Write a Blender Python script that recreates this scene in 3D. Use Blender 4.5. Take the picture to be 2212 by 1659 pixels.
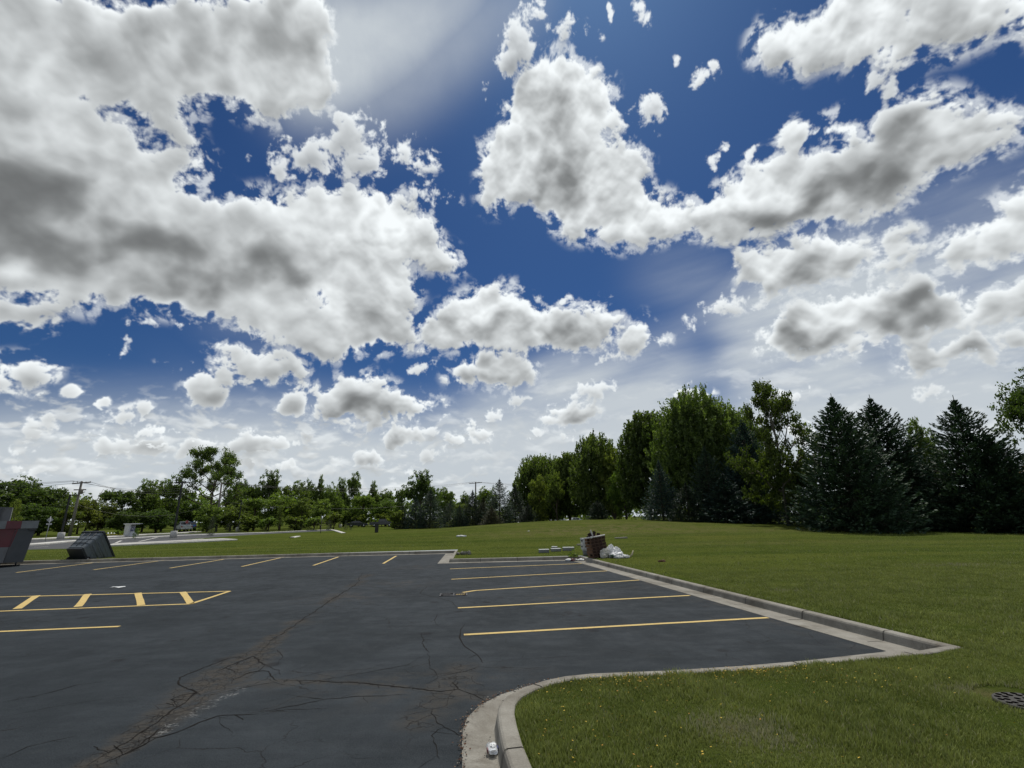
import bpy, bmesh, math, random
import numpy as np
from mathutils import Vector, Matrix, geometry, noise as mnoise

for o in list(bpy.data.objects): bpy.data.objects.remove(o)
scene = bpy.context.scene
COL = scene.collection
R = math.radians

# ---- camera: eye height 1.75 m, tilted up 15.5 degrees, a slight roll ----------
EYE = 1.75
FPX, PITCH, ROLL = 1040.0, math.atan(289 / 1040.0), 0.0145      # focal length on a 2212 px wide frame
cam_data = bpy.data.cameras.new('camera')
cam_data.sensor_width = 36.0
cam_data.lens = 36.0 * FPX / 2212.0
cam_data.clip_start = 0.05; cam_data.clip_end = 6000
cam = bpy.data.objects.new('camera', cam_data); COL.objects.link(cam)
_X = Vector((1, 0, 0)); _Y = Vector((0, -math.sin(PITCH), math.cos(PITCH)))
_c, _s = math.cos(ROLL), math.sin(ROLL)
cx_ = _X * _c - _Y * _s; cy_ = _X * _s + _Y * _c; cz_ = cx_.cross(cy_)
cam.matrix_world = Matrix(((cx_.x, cy_.x, cz_.x, 0), (cx_.y, cy_.y, cz_.y, 0), (cx_.z, cy_.z, cz_.z, EYE), (0, 0, 0, 1)))
scene.camera = cam
scene.render.engine = 'CYCLES'
scene.view_settings.view_transform = 'Standard'
scene.view_settings.look = 'None'
scene.view_settings.exposure = 0.0
scene.view_settings.gamma = 1.0
scene.cycles.max_bounces = 6
scene.cycles.diffuse_bounces = 3
scene.cycles.transparent_max_bounces = 8

# ---- sun: high, ahead and a little to the right --------------------------------
SUN_EL, SUN_AZ = R(61), R(14)                # azimuth clockwise from straight ahead (+Y)
sun_data = bpy.data.lights.new('sun', 'SUN')
sun_data.energy = 3.2; sun_data.angle = R(0.53); sun_data.color = (1.0, 0.955, 0.88)
sun = bpy.data.objects.new('sun', sun_data); COL.objects.link(sun)
sd = Vector((math.sin(SUN_AZ) * math.cos(SUN_EL), math.cos(SUN_AZ) * math.cos(SUN_EL), math.sin(SUN_EL)))
sun.rotation_euler = (-sd).to_track_quat('-Z', 'Y').to_euler()
sun.location = sd * 60
CLOUD_OUTLINES = (
    ('c', '-56.3,39.7 -27.2,52.8 -25.7,49.3 -24.9,45.7 -24.7,43.6 -25.3,41.2 -26.9,42.1 -28.7,42.6 -30.4,40.2 -31.6,39.7 -33.5,40 -35.2,40 -37.8,39.8 -38.5,36.7 -39.7,34.6 -35.4,35.2 -35.6,33.5 -37.6,32.4 -39,31.9 -38.9,31.1 -36.5,31.4 -33.9,31.9 -31.3,33.5 -28.3,33.7 -26.4,35.2 -24.3,35.7 -21,36.3 -16.9,36.9 -14.5,36.3 -12.2,34.9 -9.4,33.4 -10,31.3 -7.2,31 -5.5,29.5 -7.7,28.4 -9.9,28.8 -12.3,29.6 -14.1,30.2 -11.8,26.3 -12,24.2 -13.7,23.8 -12.5,22.3 -9.9,22.2 -8.8,24.6 -5,26.4 0.4,27.3 2.8,25.3 5.5,24.6 5.7,24.1 8.1,24.2 11.1,24.8 14,22.6 13.9,21.3 11.3,19.7 7.8,18.8 4.4,19.8 0.3,19.3 -3.2,19.9 -7,19.6 -10.7,19.7 -14,19.5 -17.2,18.8 -20.1,17.7 -22.3,17.5 -25.4,18.5 -28.7,18.5 -32,19.4 -31.7,20.4 -35.5,20.1 -38.2,19.8 -40.2,20.2 -41.9,19.9 -43,18.6 -45.9,18.6 -47.8,18.7 -49.4,18.1 -52.9,16.9 -58.5,38.1'),
    ('h', '-48.5,34.2 -47.3,35.3 -45.9,36.4 -44.9,36.4 -44.5,35.9 -42.2,36.2 -40.1,36.1 -39,34.9 -40.7,33.4 -42.2,33.6 -44.8,34.8 -47.1,34.4'),
    ('h', '-41.4,37.4 -39.1,39.4 -36.8,39.6 -37.5,37.7 -38.5,36.1 -39.8,35.6'),
    ('h', '-47.7,37.7 -47.1,38.2 -46.5,37 -47,37'),
    ('h', '-39.1,31.6 -37.1,32.4 -35.4,32.8 -35,32.2 -36.5,31.5 -38.6,31'),
    ('h', '-25.9,23.1 -23.5,24.3 -21.7,24.5 -23.4,23.2 -25.3,22.4'),
    ('w', '-31.2,37.2 -30.1,38.5 -27,39.5 -25.9,39.3 -23,42.9 -20,43.3 -17.4,41.8 -14.3,41.8 -11,41.4 -8.4,40.5 -10.9,39.4 -14.1,39.6 -15.8,38 -18.7,36.9 -22.2,36.8 -24.9,36 -27.6,36.1 -29,35.1 -30.6,35.6'),
    ('w', '-15.9,38.4 -12.7,38.1 -9,37.5 -6.1,35.5 -9.5,35.3 -13.8,35.9'),
    ('w', '-23.8,42.1 -23,42.9 -20,43.5 -16.9,43 -17.1,42.3 -20.5,41.9'),
    ('w', '-34,36.3 -32.9,36.9 -32.2,36.4 -32.9,35.8'),
    ('c', '-0.8,46.5 1.6,47.5 3.8,49.4 7.4,50 10.8,49.4 11.2,48.1 13,48 15.2,47 15.9,45.1 14.8,44.2 16.5,43.1 15.7,41.3 16.2,40.3 19.1,39.6 19.3,38.7 18.2,37.3 18.6,35.8 21.3,34.6 24,33.4 27.4,34.4 29.1,35.3 31.7,35.7 34.1,35.1 36.3,34.4 38.5,34.2 40.7,34.4 41.7,33.5 42.7,34.3 43.4,35.4 45.1,35.8 48.1,34.8 49.7,33.8 49.5,32.5 48.8,31.8 50.3,31.9 51.9,31.2 52.7,30.3 52.3,29 51.3,28.9 50.4,28.8 49.1,28.7 48.4,29.6 47.5,28.8 45.8,28.6 43.4,27.6 41.3,26.9 39.8,27 37.3,27 35,28.2 32.7,28.4 30.4,28.5 26.5,29 23.5,30.6 20.8,30.6 17.9,30.4 15,30.3 12.1,30.9 11.6,32.2 8.6,31.7 5.6,33.9 3.1,35.5 1.3,37 -0.7,35.3 -3.2,35.6 -4.5,36 -3.5,38 -4.5,40.2 -4.2,42 -1.9,42.5 -0.5,44.2 0.2,45.1 -0.8,45.5'),
    ('w', '14.8,44.6 17.9,43.5 20,45 21.8,44.7 22.1,42.3 20.8,40.8 19.8,42.1 17.7,42.1 15.4,41.8'),
    ('h', '12.3,42.7 15.8,42.2 16.3,41.4 14.3,40.7 13.1,41.2'),
    ('h', '29.9,28.4 31.3,28.5 33.1,27.7 32.5,27 30.2,27.6'),
    ('w', '-2.2,50.8 -0.3,52 1.1,52.7 4,52.1 4.6,50.5 7.5,51 7,50.3 4.5,49.3 1.6,48.1 -1.2,47.3 -1.8,48.3'),
    ('w', '1.9,54.1 6.3,54.2 6.9,53 4,52.6 2.2,53.2'),
    ('w', '5.7,51.8 8.3,52.4 10.2,52.9 10.9,51.4 10.1,50.6 7.5,51.2'),
    ('w', '11,51.5 12.8,51.7 14.9,50.6 14.4,50.2 12.7,50.9 11.7,50.5'),
    ('w', '18.7,52.7 20.8,52.3 22,50.8 21,50.1 20,50.1 19.4,51.3'),
    ('w', '15.4,52.7 16.8,52.6 16.2,51.1 15.4,50.9'),
    ('w', '-4.3,47.3 -2.5,48.1 -1.5,47.1 -2.5,45.3 -3.6,45.3'),
    ('w', '25.6,45.5 27.4,45.5 29.2,45.4 29.3,44.6 27.7,44.2 26.3,43.4 25.2,44'),
    ('w', '23.8,47.1 25,47 24.5,45.8 23.6,46.2'),
    ('c', '32.5,45.5 34.8,46.2 37.5,46.4 39.4,46 40.4,44.7 41.6,45.6 44.6,46.2 59.5,36.4 56.4,34.7 54.4,35.4 54,37.1 52.4,36.9 51.2,37.3 49,36.8 49.7,37.9 48.3,39.1 47.4,37.5 46.2,37.2 45.4,38.2 44.5,39.4 42.6,40.1 41,40.5 40.4,41.7 39.2,42.2 38.1,40.9 36.9,41.6 36.9,42.7 34.6,43.4 32.9,44.2'),
    ('h', '38.2,45 40.1,44.5 40.2,44 38.6,44.3'),
    ('h', '45.2,43.1 47.5,42.4 48.3,41.8 47.7,40.5 47,41 46.3,42.4'),
    ('w', '42.2,39.3 43.7,39.4 44.2,38.4 45.7,38 46,36.5 45.2,35.6 44.3,36 43.5,37.2 42.1,38.1'),
    ('w', '48.9,36.9 50.5,37.2 51.5,37 50.7,36.7 49.3,36.5'),
    ('c', '33.2,36.5 35.2,37.7 36.6,37.7 38.7,36.8 40.5,36.9 41.4,35.8 43.2,35.4 42.4,34.8 39.9,34.5 37.5,35.6 35.5,34.9 34.2,35.5 34.3,36.1'),
    ('w', '25.7,37.3 28.1,38.3 29.7,38.3 28.8,37.2 27.6,35.8 26.5,36'),
    ('w', '29.3,36.8 31.1,37.3 32.3,36.6 30.8,35.6'),
    ('c', '27.7,27.5 29.3,27.9 32.9,26.7 34.9,27.7 36.5,28.1 37.6,26.4 39.3,26.7 40.6,27.2 39.1,25.5 39.3,24.5 40.9,24.9 42.9,25.4 44.1,24.6 44.1,23.3 42.6,22.5 40.4,22.4 38.4,22.1 36,22.3 33.9,22.4 31.3,22.8 28.5,23.2 27.8,24.8 27.3,26.4'),
    ('w', '21,19.2 21.8,21.9 23.6,23.6 26.6,23.1 29.5,23.2 35.6,22.7 32,21.5 29.2,21.6 25.4,21.7 23.3,21.2 22.1,19.8'),
    ('c', '44.3,22.6 45.5,23.2 47.1,23.3 47.8,24.9 48.6,24.1 51.3,25.4 54.7,26.2 52.7,18.7 49.9,19.7 47.9,20 45.5,20.3 44.3,20.7'),
    ('c', '28.3,18.8 28.9,19.7 31.7,20.1 33.7,21.5 36.1,20.7 38.2,21.3 40.7,20.5 41.9,21 43.2,20.4 44.7,19.7 45.4,18.4 47.4,18 49.5,18 52.5,17.6 51.7,14.2 48.8,15.1 47,14.7 45.1,15.8 43,14.9 40.8,15.5 39,15.4 37.8,15 35.1,15.1 33.2,15.7 31,15.8 28.9,16.2 28.4,17.8'),
    ('c', '40,13.2 40.9,14.3 42.6,14.6 44.3,14.8 46.2,14.9 48.6,14 51.4,13.2 50.9,11.1 48.3,12.5 46.5,12.4 44.6,13.1 43.2,12.7 41.5,12.3 40.2,12.5'),
    ('c', '12.2,18.8 14.6,21 15.4,22.3 16.8,22.8 17.4,22 16.8,21.3 17.8,20.3 19.1,20.7 19.8,19.5 18,18.9 15,18.3 12.8,18.2'),
    ('w', '9.4,17.1 10.6,18.4 12.9,19.3 13.1,18.3 10.6,17.5'),
    ('w', '6,24.6 6.8,26 8.2,26.7 8.3,25.3 8.8,24.1'),
    ('w', '11.1,24.7 12,25.6 13.7,25.3 12.2,24.7'),
    ('c', '-8.6,15.9 -8.1,17.4 -7,18 -5.1,19.2 -2,19.6 0.9,19.2 1.8,18.3 3.6,18.1 2.9,16.7 1.8,15.4 -1.1,14.7 -3,15.4 -4.5,16 -7.3,15.8'),
    ('w', '-13.5,16.5 -13,17.3 -11.2,18.1 -9.2,18.1 -9.6,16.9 -11.8,16.3'),
    ('c', '-23.7,12.5 -23,14.1 -21.1,15.4 -19.9,15.9 -17.6,16.2 -15.4,15.7 -13.8,14.5 -11.6,14.3 -9.6,13.5 -7.4,13.3 -7.7,12.5 -9.3,11.8 -11.5,11.3 -13.6,11.1 -16.7,10.4 -19.7,10.4 -22.2,10.9 -23.5,11.5'),
    ('c', '-34.2,17 -32.7,17.6 -30.3,17.5 -26.5,18 -24.6,17 -23.2,16.3 -24.4,15.1 -27.7,14.8 -29.8,14.2 -31.4,15.1 -32.9,16'),
    ('w', '-38.2,15 -36.8,14.9 -35.5,15.2 -34,15.7 -34.2,14.9 -36,13.8 -36.8,13.9 -37.5,14.4'),
    ('c', '-35.6,13 -34.6,14.3 -33.5,15 -31.9,14.8 -30.6,14.7 -31.7,13.1 -31.8,11.7 -33.6,11.1 -35,11.6'),
    ('c', '-51.9,12.3 -46.8,13.6 -45.7,14.1 -44.5,13.6 -44.8,12.5 -46.1,11.5 -47,10.5 -47.8,10.3 -51.4,9.7'),
    ('c', '-52.8,16.3 -49.2,17.6 -47.6,17.7 -46,17.5 -45.1,16.9 -45.3,16.2 -46.7,16.3 -47.6,16.5 -48.9,15.9 -52.5,14.9'),
    ('w', '-41.7,18 -39.6,18.9 -38,18.7 -40.1,17.8'),
    ('w', '-42.7,14.6 -41.6,15.6 -41,16.6 -39.4,17.3 -38.6,16.4 -39.8,16.3 -41,14.9'),
    ('w', '-37.3,19.3 -35.8,19.4 -34.9,18.9 -35.6,18.3 -36.6,18.6'),
    ('c', '-46.4,10.5 -45.1,11.1 -44.7,11 -45.6,10.4'),
    ('c', '-44.4,10.9 -43.6,11.9 -42.4,11.5 -43.2,10.8'),
    ('c', '-42.3,10.5 -40.9,11.2 -40.7,10.5 -41.5,9.8'),
    ('c', '-46.1,7.1 -45.8,8.7 -44.5,9.3 -43.8,8.8 -43.6,7.9 -44.7,7.1 -45.5,7'),
    ('c', '-43.4,8 -41.7,9.1 -40.2,9.9 -38.8,10.1 -38.3,11 -36.8,10.5 -36.7,9.7 -38.7,9 -39.9,8.4 -41.4,7.8'),
    ('c', '-38.8,8 -38,9.4 -36.9,9.2 -35.4,9.2 -34.4,8.5 -35.6,8 -38.1,7.7'),
    ('c', '-41.6,6.1 -40.9,7.6 -39.8,7.8 -38.4,7.5 -35.4,7.5 -35.4,6.4 -37.8,6.1 -41.1,5.8'),
    ('c', '-35.3,6.2 -34.1,8.1 -32.8,8.4 -31.7,7.6 -32.8,6.8 -34.2,6.2'),
    ('c', '-31.4,7 -29.7,8.6 -27.6,9.3 -25.3,8.9 -22.8,8.8 -22.4,7.8 -25.2,7.2 -28.6,6.7'),
    ('c', '-30.7,5.6 -29.5,6.6 -27.6,6.4 -28.3,5.3'),
    ('c', '-26.6,5.8 -25.1,6.6 -23.6,5.8 -25,5.2'),
    ('c', '-46.6,4.1 -45.1,5 -43.1,4.9 -42.7,4.3 -44.9,3.8'),
    ('c', '-27.1,12.2 -25.8,13.4 -24.6,15 -23.2,14.9 -23.4,12.6 -23.5,10.8 -25.5,10.8 -26.5,11.3'),
    ('c', '-15.6,9.2 -14.6,10.4 -12.5,10.5 -10.5,10 -10.7,8.7 -13.4,7.7 -15.3,7.9'),
    ('c', '-9.3,8.6 -6.5,9.7 -5.1,11.4 -3.8,10.6 -2,10.6 -1.9,9.5 -4.3,8.7 -6.5,8.1 -8.7,8.2'),
    ('w', '-4.3,11.6 -2.6,12.4 -0.9,12.8 0.9,13.5 1.1,12.2 -1.5,11.1 -3.8,10.6'),
    ('c', '3.1,11.2 4.1,12.1 5.2,12.6 7.4,12 9.7,12.7 10.9,11.8 9,10.9 6.2,10 4,10.4'),
    ('w', '0.6,8.5 1.8,10 3.5,10.2 4.7,9.6 2.3,8.8'),
    ('c', '-18.9,6 -18,7.3 -16.5,7.7 -13.8,7 -14.3,6.3 -16.9,5.7'),
    ('w', '-11.4,6.9 -9.7,8 -8.4,7.6 -9.7,6.2 -11,6.3'),
    ('w', '-14.4,4.6 -12.8,5.5 -11.1,5.9 -11,5.1 -12.8,4.5'),
    ('w', '-1.6,13.2 -0.4,14.6 1.3,14.2 2.5,13.3 4.7,13.6 7.6,14.7 8.7,15.5 11,15.8 12.8,15.9 12.1,13.9 8.1,13.3 4.1,12.3 0.7,12.4'),
    ('w', '25.5,11.8 27.9,12.7 30.5,12.6 33.6,12.3 33.5,11.5 30.3,11.3 26.8,11.2'),
    ('w', '18.6,13.6 20.4,14.4 22.4,13.6 23.9,12.4 22.2,11.9 18.7,12.3'),
    ('w', '40.3,10.5 41.6,11 42.5,10.8 43.5,10 42.3,9.6 40.9,9.8'),
    ('c', '29.8,8.1 30.9,9.3 32.4,8.5 32.7,6.5 30.4,6.3'),
    ('w', '5.7,9.9 7.9,10.3 9.4,8.7 6.7,8.2'),
    ('w', '-11.2,10.5 -8.7,10.3 -9.2,9.2 -10.9,9.5'),
    ('w', '-47,6.3 -45.5,6.9 -44,6.4 -45.2,5.5 -46.8,5.4'),
    ('v92', '-51.1,8.2 -41.7,9.5 -34.2,11.3 -24.3,12 -8.7,11.4 -2.6,14.4 4.3,18.1 11.2,18.3 19.3,18.3 25.5,22.8 32.7,25.6 41.1,25.7 47.2,22.5 52.9,19.3 47.1,-6.6 -48.3,-5.3'),
    ('v35', '25.3,20.8 32.4,23.8 39.1,25.5 43.6,27.3 48.5,27.6 54.9,27.1 52.4,17.3 43.2,18.9 31.4,18.2'),
    ('u97', '-35.2,51.5 -0.2,56.7 -3.2,53.7 -8.2,51.4 -12.2,48.5 -16.6,46.1 -21.3,43.5 -25.7,41.5 -30.6,41.1'),
    ('u50', '-35.2,51.5 9.5,56.3 2.5,52.3 -3.9,49.4 -9.3,46.4 -14.4,43.5 -21.5,40.7 -27.7,40.2'),
    ('v45', '15.3,26.8 17.6,27.7 27.2,26.9 27.8,24.8 25.7,23.9 21.6,24.4 17.4,25.9'),
    ('v45', '-34.5,19.4 -31.2,20 -27.3,18.7 -24.7,16.5 -29,17.5 -32.7,18.3'),
    ('v30', '-38.2,15 -34.5,13.3 -28.3,11.7 -21.8,11.1 -26.3,9.8 -32.6,11.2 -37.1,13'),
    ('v35', '-9.4,14.3 -5.4,12.8 -2.6,11.7 -7.1,11.4 -11.5,13.2'),
    ('b', '25.8,13.9 21.6,15.4 18.9,13.9 20.7,12.2 25.9,11.2'),
    ('b', '20.9,21 23.8,20.8 25.9,18.2 24.6,15.9 21.2,16.3 20.4,18.5'),
    ('b', '38.3,15.6 42.7,15 40.7,13.3 37.9,13.6 35.8,14.5'),
    ('b', '42.6,22.5 47.1,19.3 49.1,19 46.8,17.8 45.1,20 42.2,20.9'),
    ('b', '-0.3,17.2 2,17.7 3.1,14.3 -0.9,14.4'),
)
CLOUD_GREYS = (
    (-50.1, 24.1, 5.6, -1.1, -0.4, -3.7, 1.05),
    (-53, 33.5, 2.4, 1.4, 0.5, -1.9, 0.35),
    (-46.8, 42.8, 7.9, 3.5, 0.8, -2.5, 0.3),
    (-37.5, 44.7, 12.5, 2.1, 0.1, -3.4, 0.15),
    (-31, 48.6, 3.2, 0.2, -1.2, -4.1, 0.25),
    (-45.2, 24.4, 6, 0.7, 0.2, -2.4, 0.6),
    (-35.9, 25.6, 10, 1.3, 0.2, -2.3, 0.7),
    (-31.8, 24.7, 7.1, 0.7, 0.1, -1.5, 0.5),
    (-39.3, 21.5, 2.7, 0.7, 0.3, -1.5, 0.6),
    (-25.9, 27.3, 6.3, 1, 0.2, -1.4, 0.45),
    (-46.3, 29.7, 5.1, 2, 0.3, -1.5, 0.2),
    (-19, 21, 2.7, 0.2, 0.2, -2.6, 0.4),
    (6.2, 39.1, 2.2, -0.2, -0.9, -7.2, 0.75),
    (1.6, 47.1, 2.2, 0.4, 1.1, -2, 0.5),
    (9, 37.5, 3.7, -0.4, -0.2, -2.8, 0.3),
    (-0.8, 22, 11.6, 0.2, 0, -1.4, 0.7),
    (9.7, 21.4, 3.9, -0.1, 0, -0.9, 0.5),
    (-16.3, 20.2, 4.5, 0.3, 0.1, -1, 0.5),
    (-18.8, 11.7, 5.7, 0.2, 0.1, -1.6, 1),
    (-3.8, 17.3, 4, 0.7, 0.2, -1.2, 0.6),
    (29.9, 31.2, 6.7, -1.1, -0.1, -1.3, 0.7),
    (36.3, 30.4, 6.2, 0, 0.2, -1.7, 0.75),
    (42.7, 31, 3.4, 1.3, 1, -2.7, 0.9),
    (46.9, 32.9, 2.2, -0.2, 0, -1.5, 0.5),
    (33.7, 23.9, 3.8, 1.5, 0.5, -1.2, 0.8),
    (36.7, 17.4, 8, 0.3, 0, -1.1, 1.1),
    (43, 18.2, 2.9, -0.2, 0, -1, 0.8),
    (46.2, 13.7, 2.5, -0.2, -0.1, -1, 0.75),
    (48.7, 21.1, 2.3, -1, -0.4, -1.9, 0.35),
    (-26.9, 15.2, 3.3, 0.3, 0, -0.7, 0.5),
    (-33, 11.8, 2, 0.2, 0.1, -0.7, 0.5),
    (-47.4, 11.2, 2.2, 0.4, 0.1, -0.7, 0.35),
    (51.1, 39, 1.7, -1, -0.3, -0.9, 0.4),
    (-6.5, 8.6, 2.8, 0, 0, -0.6, 0.5),
    (6.8, 10.5, 3.3, -0.1, 0, -0.5, 0.5),
    (-13.4, 8.2, 2.6, 0.1, 0, -0.6, 0.5),
    (-37.1, 8.1, 2.2, 0.2, 0.1, -0.4, 0.4),
    (-27, 7.3, 4.6, 0.2, 0.1, -0.4, 0.5),
    (-38.2, 6.3, 3.2, 0.2, 0, -0.4, 0.4),
    (-16.4, 6.1, 2.5, 0, 0, -0.4, 0.5),
)
# ---- the cloud field, worked out over azimuth / elevation (degrees) ----------
def lattice_noise(x, y, seed):
    xi = np.floor(x).astype(np.int64); yi = np.floor(y).astype(np.int64)
    fx = (x - xi).astype(np.float32); fy = (y - yi).astype(np.float32)
    def grad(ix, iy, dx, dy):
        h = (ix * 374761393 + iy * 668265263 + seed * 974634777) & 0xffffffff
        h = ((h ^ (h >> 13)) * 1274126177) & 0xffffffff
        a = ((h ^ (h >> 16)) & 0xffff).astype(np.float32) * np.float32(2 * math.pi / 65536)
        return np.cos(a) * dx + np.sin(a) * dy
    u = fx * fx * fx * (fx * (fx * 6 - 15) + 10); v = fy * fy * fy * (fy * (fy * 6 - 15) + 10)
    a = grad(xi, yi, fx, fy); b = grad(xi + 1, yi, fx - 1, fy)
    c = grad(xi, yi + 1, fx, fy - 1); d = grad(xi + 1, yi + 1, fx - 1, fy - 1)
    return (a + (b - a) * u) * (1 - v) + (c + (d - c) * u) * v

def fbm(x, y, f, octaves, seed, gain=0.5, billow=False):
    s = 0; a = 1.0; t = 0
    for k in range(octaves):
        n = lattice_noise(x * f + 17.3 * k, y * f - 9.1 * k, seed + k)
        s = s + a * ((np.abs(n) * 2.9) if billow else n * 1.5)
        t += a; a *= gain; f *= 2.03
    return s / t

def blur(m, r):
    for _ in range(3):
        for ax in (0, 1):
            k = max(1, int(round(r)))
            p = np.pad(m, [(k + 1, k) if i == ax else (0, 0) for i in (0, 1)], mode='edge')
            c = np.cumsum(p, axis=ax, dtype=np.float64)
            n = m.shape[ax]
            hi = np.take(c, np.arange(2 * k + 1, 2 * k + 1 + n), axis=ax); lo = np.take(c, np.arange(0, n), axis=ax)
            m = ((hi - lo) / (2 * k + 1)).astype(np.float32)
    return m

def fill_outline(pts, AZ, EL):
    m = np.zeros(AZ.shape, bool)
    for i in range(len(pts)):
        (x0, y0), (x1, y1) = pts[i - 1], pts[i]
        if y0 == y1: continue
        c = (EL < y0) != (EL < y1)
        m ^= c & (AZ < (x1 - x0) * (EL - y0) / (y1 - y0) + x0)
    return m

def sstep(a, b, x):
    t = np.clip((x - a) / (b - a), 0, 1); return t * t * (3 - 2 * t)

def cloud_map(az0=-60.0, az1=60.0, el1=64.0, ppd=18):
    W = int((az1 - az0) * ppd); H = int(el1 * ppd)
    az = az0 + (np.arange(W) + .5) / ppd; el = (np.arange(H) + .5) / ppd
    AZ, EL = np.meshgrid(az, el)
    ra, re = np.radians(AZ), np.radians(EL)
    dx, dy, dz = np.sin(ra) * np.cos(re), np.cos(ra) * np.cos(re), np.sin(re)
    X = dx / (1 + dy) * 2; Y = dz / (1 + dy) * 2          # stereographic: same scale both ways
    wx = fbm(X, Y, 9, 4, 5) ; wy = fbm(X, Y, 9, 4, 55)
    Xw, Yw = X + wx * .018, Y + wy * .018
    n1 = fbm(Xw, Yw, 10, 8, 11, .55)                      # broad
    n2 = fbm(Xw, Yw, 26, 7, 31, .58)                      # fine
    bl = fbm(Xw, Yw, 16, 7, 71, .52, True)                # billows
    low = sstep(26, 6, EL)
    bl = bl * (1 - low) + fbm(Xw, Yw * 1.3, 34, 6, 91, .52, True) * low
    n1 = n1 * (1 - low * .6) + n2 * low * .6
    solid = np.zeros(AZ.shape, np.float32); wisp = solid.copy(); veil = solid.copy(); flat = solid.copy()
    for kind, txt in CLOUD_OUTLINES:
        pts = [tuple(map(float, p.split(','))) for p in txt.split()]
        xs = [p[0] for p in pts]; ys = [p[1] for p in pts]
        size = math.sqrt((max(xs) - min(xs)) * (max(ys) - min(ys)))
        s = {'c': min(.95, .13 * size), 'h': .8, 'w': min(.7, .13 * size), 'v': 2.2, 'u': 2.0, 'b': 1.2}[kind[0]]
        pad = 5 * s + 1
        i0 = max(0, int((min(ys) - pad) * ppd)); i1 = min(H, int((max(ys) + pad) * ppd))
        j0 = max(0, int((min(xs) - pad - az0) * ppd)); j1 = min(W, int((max(xs) + pad - az0) * ppd))
        if i1 <= i0 or j1 <= j0: continue
        sl = (slice(i0, i1), slice(j0, j1))
        m = blur(fill_outline(pts, AZ[sl], EL[sl]).astype(np.float32), s * ppd)
        if kind == 'c': solid[sl] = np.maximum(solid[sl], m)
        elif kind == 'h': solid[sl] *= 1 - .8 * m
        elif kind == 'w': wisp[sl] = np.maximum(wisp[sl], m)
        elif kind[0] == 'u': flat[sl] = np.maximum(flat[sl], m * int(kind[1:]) / 100)
        elif kind == 'b': veil[sl] *= 1 - .8 * m
        else: veil[sl] = np.maximum(veil[sl], m * int(kind[1:]) / 100)
    n3 = fbm(Xw, Yw, 70, 6, 231, .6)
    nz = n1 * 1.15 + n2 * 1.0 + n3 * .45 + (bl - .5) * .45
    D = solid + nz * (.62 + .12 * low) + .28 * sstep(.75, 1, blur(solid, .5 * ppd))
    D2 = wisp * .85 + n1 * 1.0 + n2 * 1.2 + n3 * .5
    op = np.maximum(sstep(.38, .70, D) * sstep(.02, .30, solid), sstep(.42, .95, D2) * .92 * sstep(.03, .3, wisp))
    st0 = fbm(Xw * .8 + Yw * .6, Yw * 2.0 - Xw * .7, 20, 5, 191, .55)
    fringe = sstep(.10, .66, solid * .9 + n1 * 1.0 + n2 * 1.5 + st0 * .35) * sstep(.03, .3, solid) * .62
    op = np.maximum(op, fringe * (1 - .5 * low))
    # tiny puffs of the far field towards the horizon
    far = fbm(Xw * .7, Yw * 1.5, 30, 7, 131, .55) + .10 * sstep(9, 3, EL)
    far = far + .22 * fbm(X, Y * 2, 9, 3, 151)
    fop = sstep(.0, .34, far) * sstep(14, 9, EL) * sstep(-.4, 2.5, EL) * sstep(25, -15, AZ) * .8
    strat = fbm(Xw * .6, Yw * 1.7, 17, 7, 251, .55)
    fop = np.maximum(fop, .62 * sstep(.02, .42, strat + .12 * (veil - .6)) * sstep(21, 12, EL) * sstep(.25, .7, veil))
    fop = fop * (1 + .35 * sstep(0, -20, AZ) * sstep(16, 8, EL)); fop = np.where(op > fop, 0, fop); op0 = op; op = np.maximum(op, fop * .75)
    # light: white tops, relief of the billows, grey bases
    # light from above worked through the thickness of the cloud
    dens = np.clip(op, 0, 1) * np.clip(.60 + nz * .95 + (bl - .45) * .7, .05, 1.5)
    def up(f, deg):
        q = int(deg * ppd); g_ = np.roll(f, -q, axis=0); g_[-q:] = f[-1:]; return g_
    tau = 0
    size_k = .35 + .65 * sstep(4, 34, EL)
    for deg, r, w in ((.10, .07, .20), (.28, .16, .24), (.7, .42, .28), (1.4, .9, .30), (2.6, 1.6, .30)):
        tau = tau + w * up(blur(dens, max(1, r * ppd)), deg)
    T = blur(op, .45 * ppd); T2 = blur(op, 1.4 * ppd)
    under = sstep(.2, .9, up(T, 1.0)) * sstep(.95, .35, np.roll(T, int(1.1 * ppd), axis=0))
    grey = np.zeros(AZ.shape, np.float32)
    for a, e, ax, ay, bx, by, m in CLOUD_GREYS:
        det = ax * by - ay * bx
        wk = min(1.0, abs(det) ** .5 / 4)
        p, q = AZ + wx * 9 * wk - a, EL + wy * 7 * wk - e
        u = (p * by - q * bx) / det; v = (q * ax - p * ay) / det
        grey += m * np.exp(-(u * u + v * v) * 1.0)
    grey = grey * (1 + n1 * .9) + .18 * n1 * T2
    grey = np.clip(grey, 0, 1.1)
    sm = blur(grey.astype(np.float32), 3)
    rel = 0
    for dst in (.12, .3, .75):
        q_ = blur(dens, max(1, dst * ppd * .35)); rel = rel + (q_ - up(q_, dst))
    bright = .715 + .385 * np.exp(-1.15 * tau) + .10 * (1 - .55 * sstep(-8, -30, AZ)) * np.clip(rel, -.7, .6) * sstep(.3, .9, T)
    bright -= .07 * under * sstep(.3, .9, T)
    bright -= .34 * blur(sm, .3 * ppd) * sstep(.55, 1, T) * (1 - .35 * np.exp(-1.6 * tau))
    bright -= .06 * low * sstep(.5, 1, T)
    bright -= .05 * sstep(-14, -42, AZ) * sstep(14, 30, EL) * sstep(.5, 1, T)
    bright = np.where(bright < .6, .6 - .28 * (1 - np.exp((bright - .6) / .28)), bright)
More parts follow.
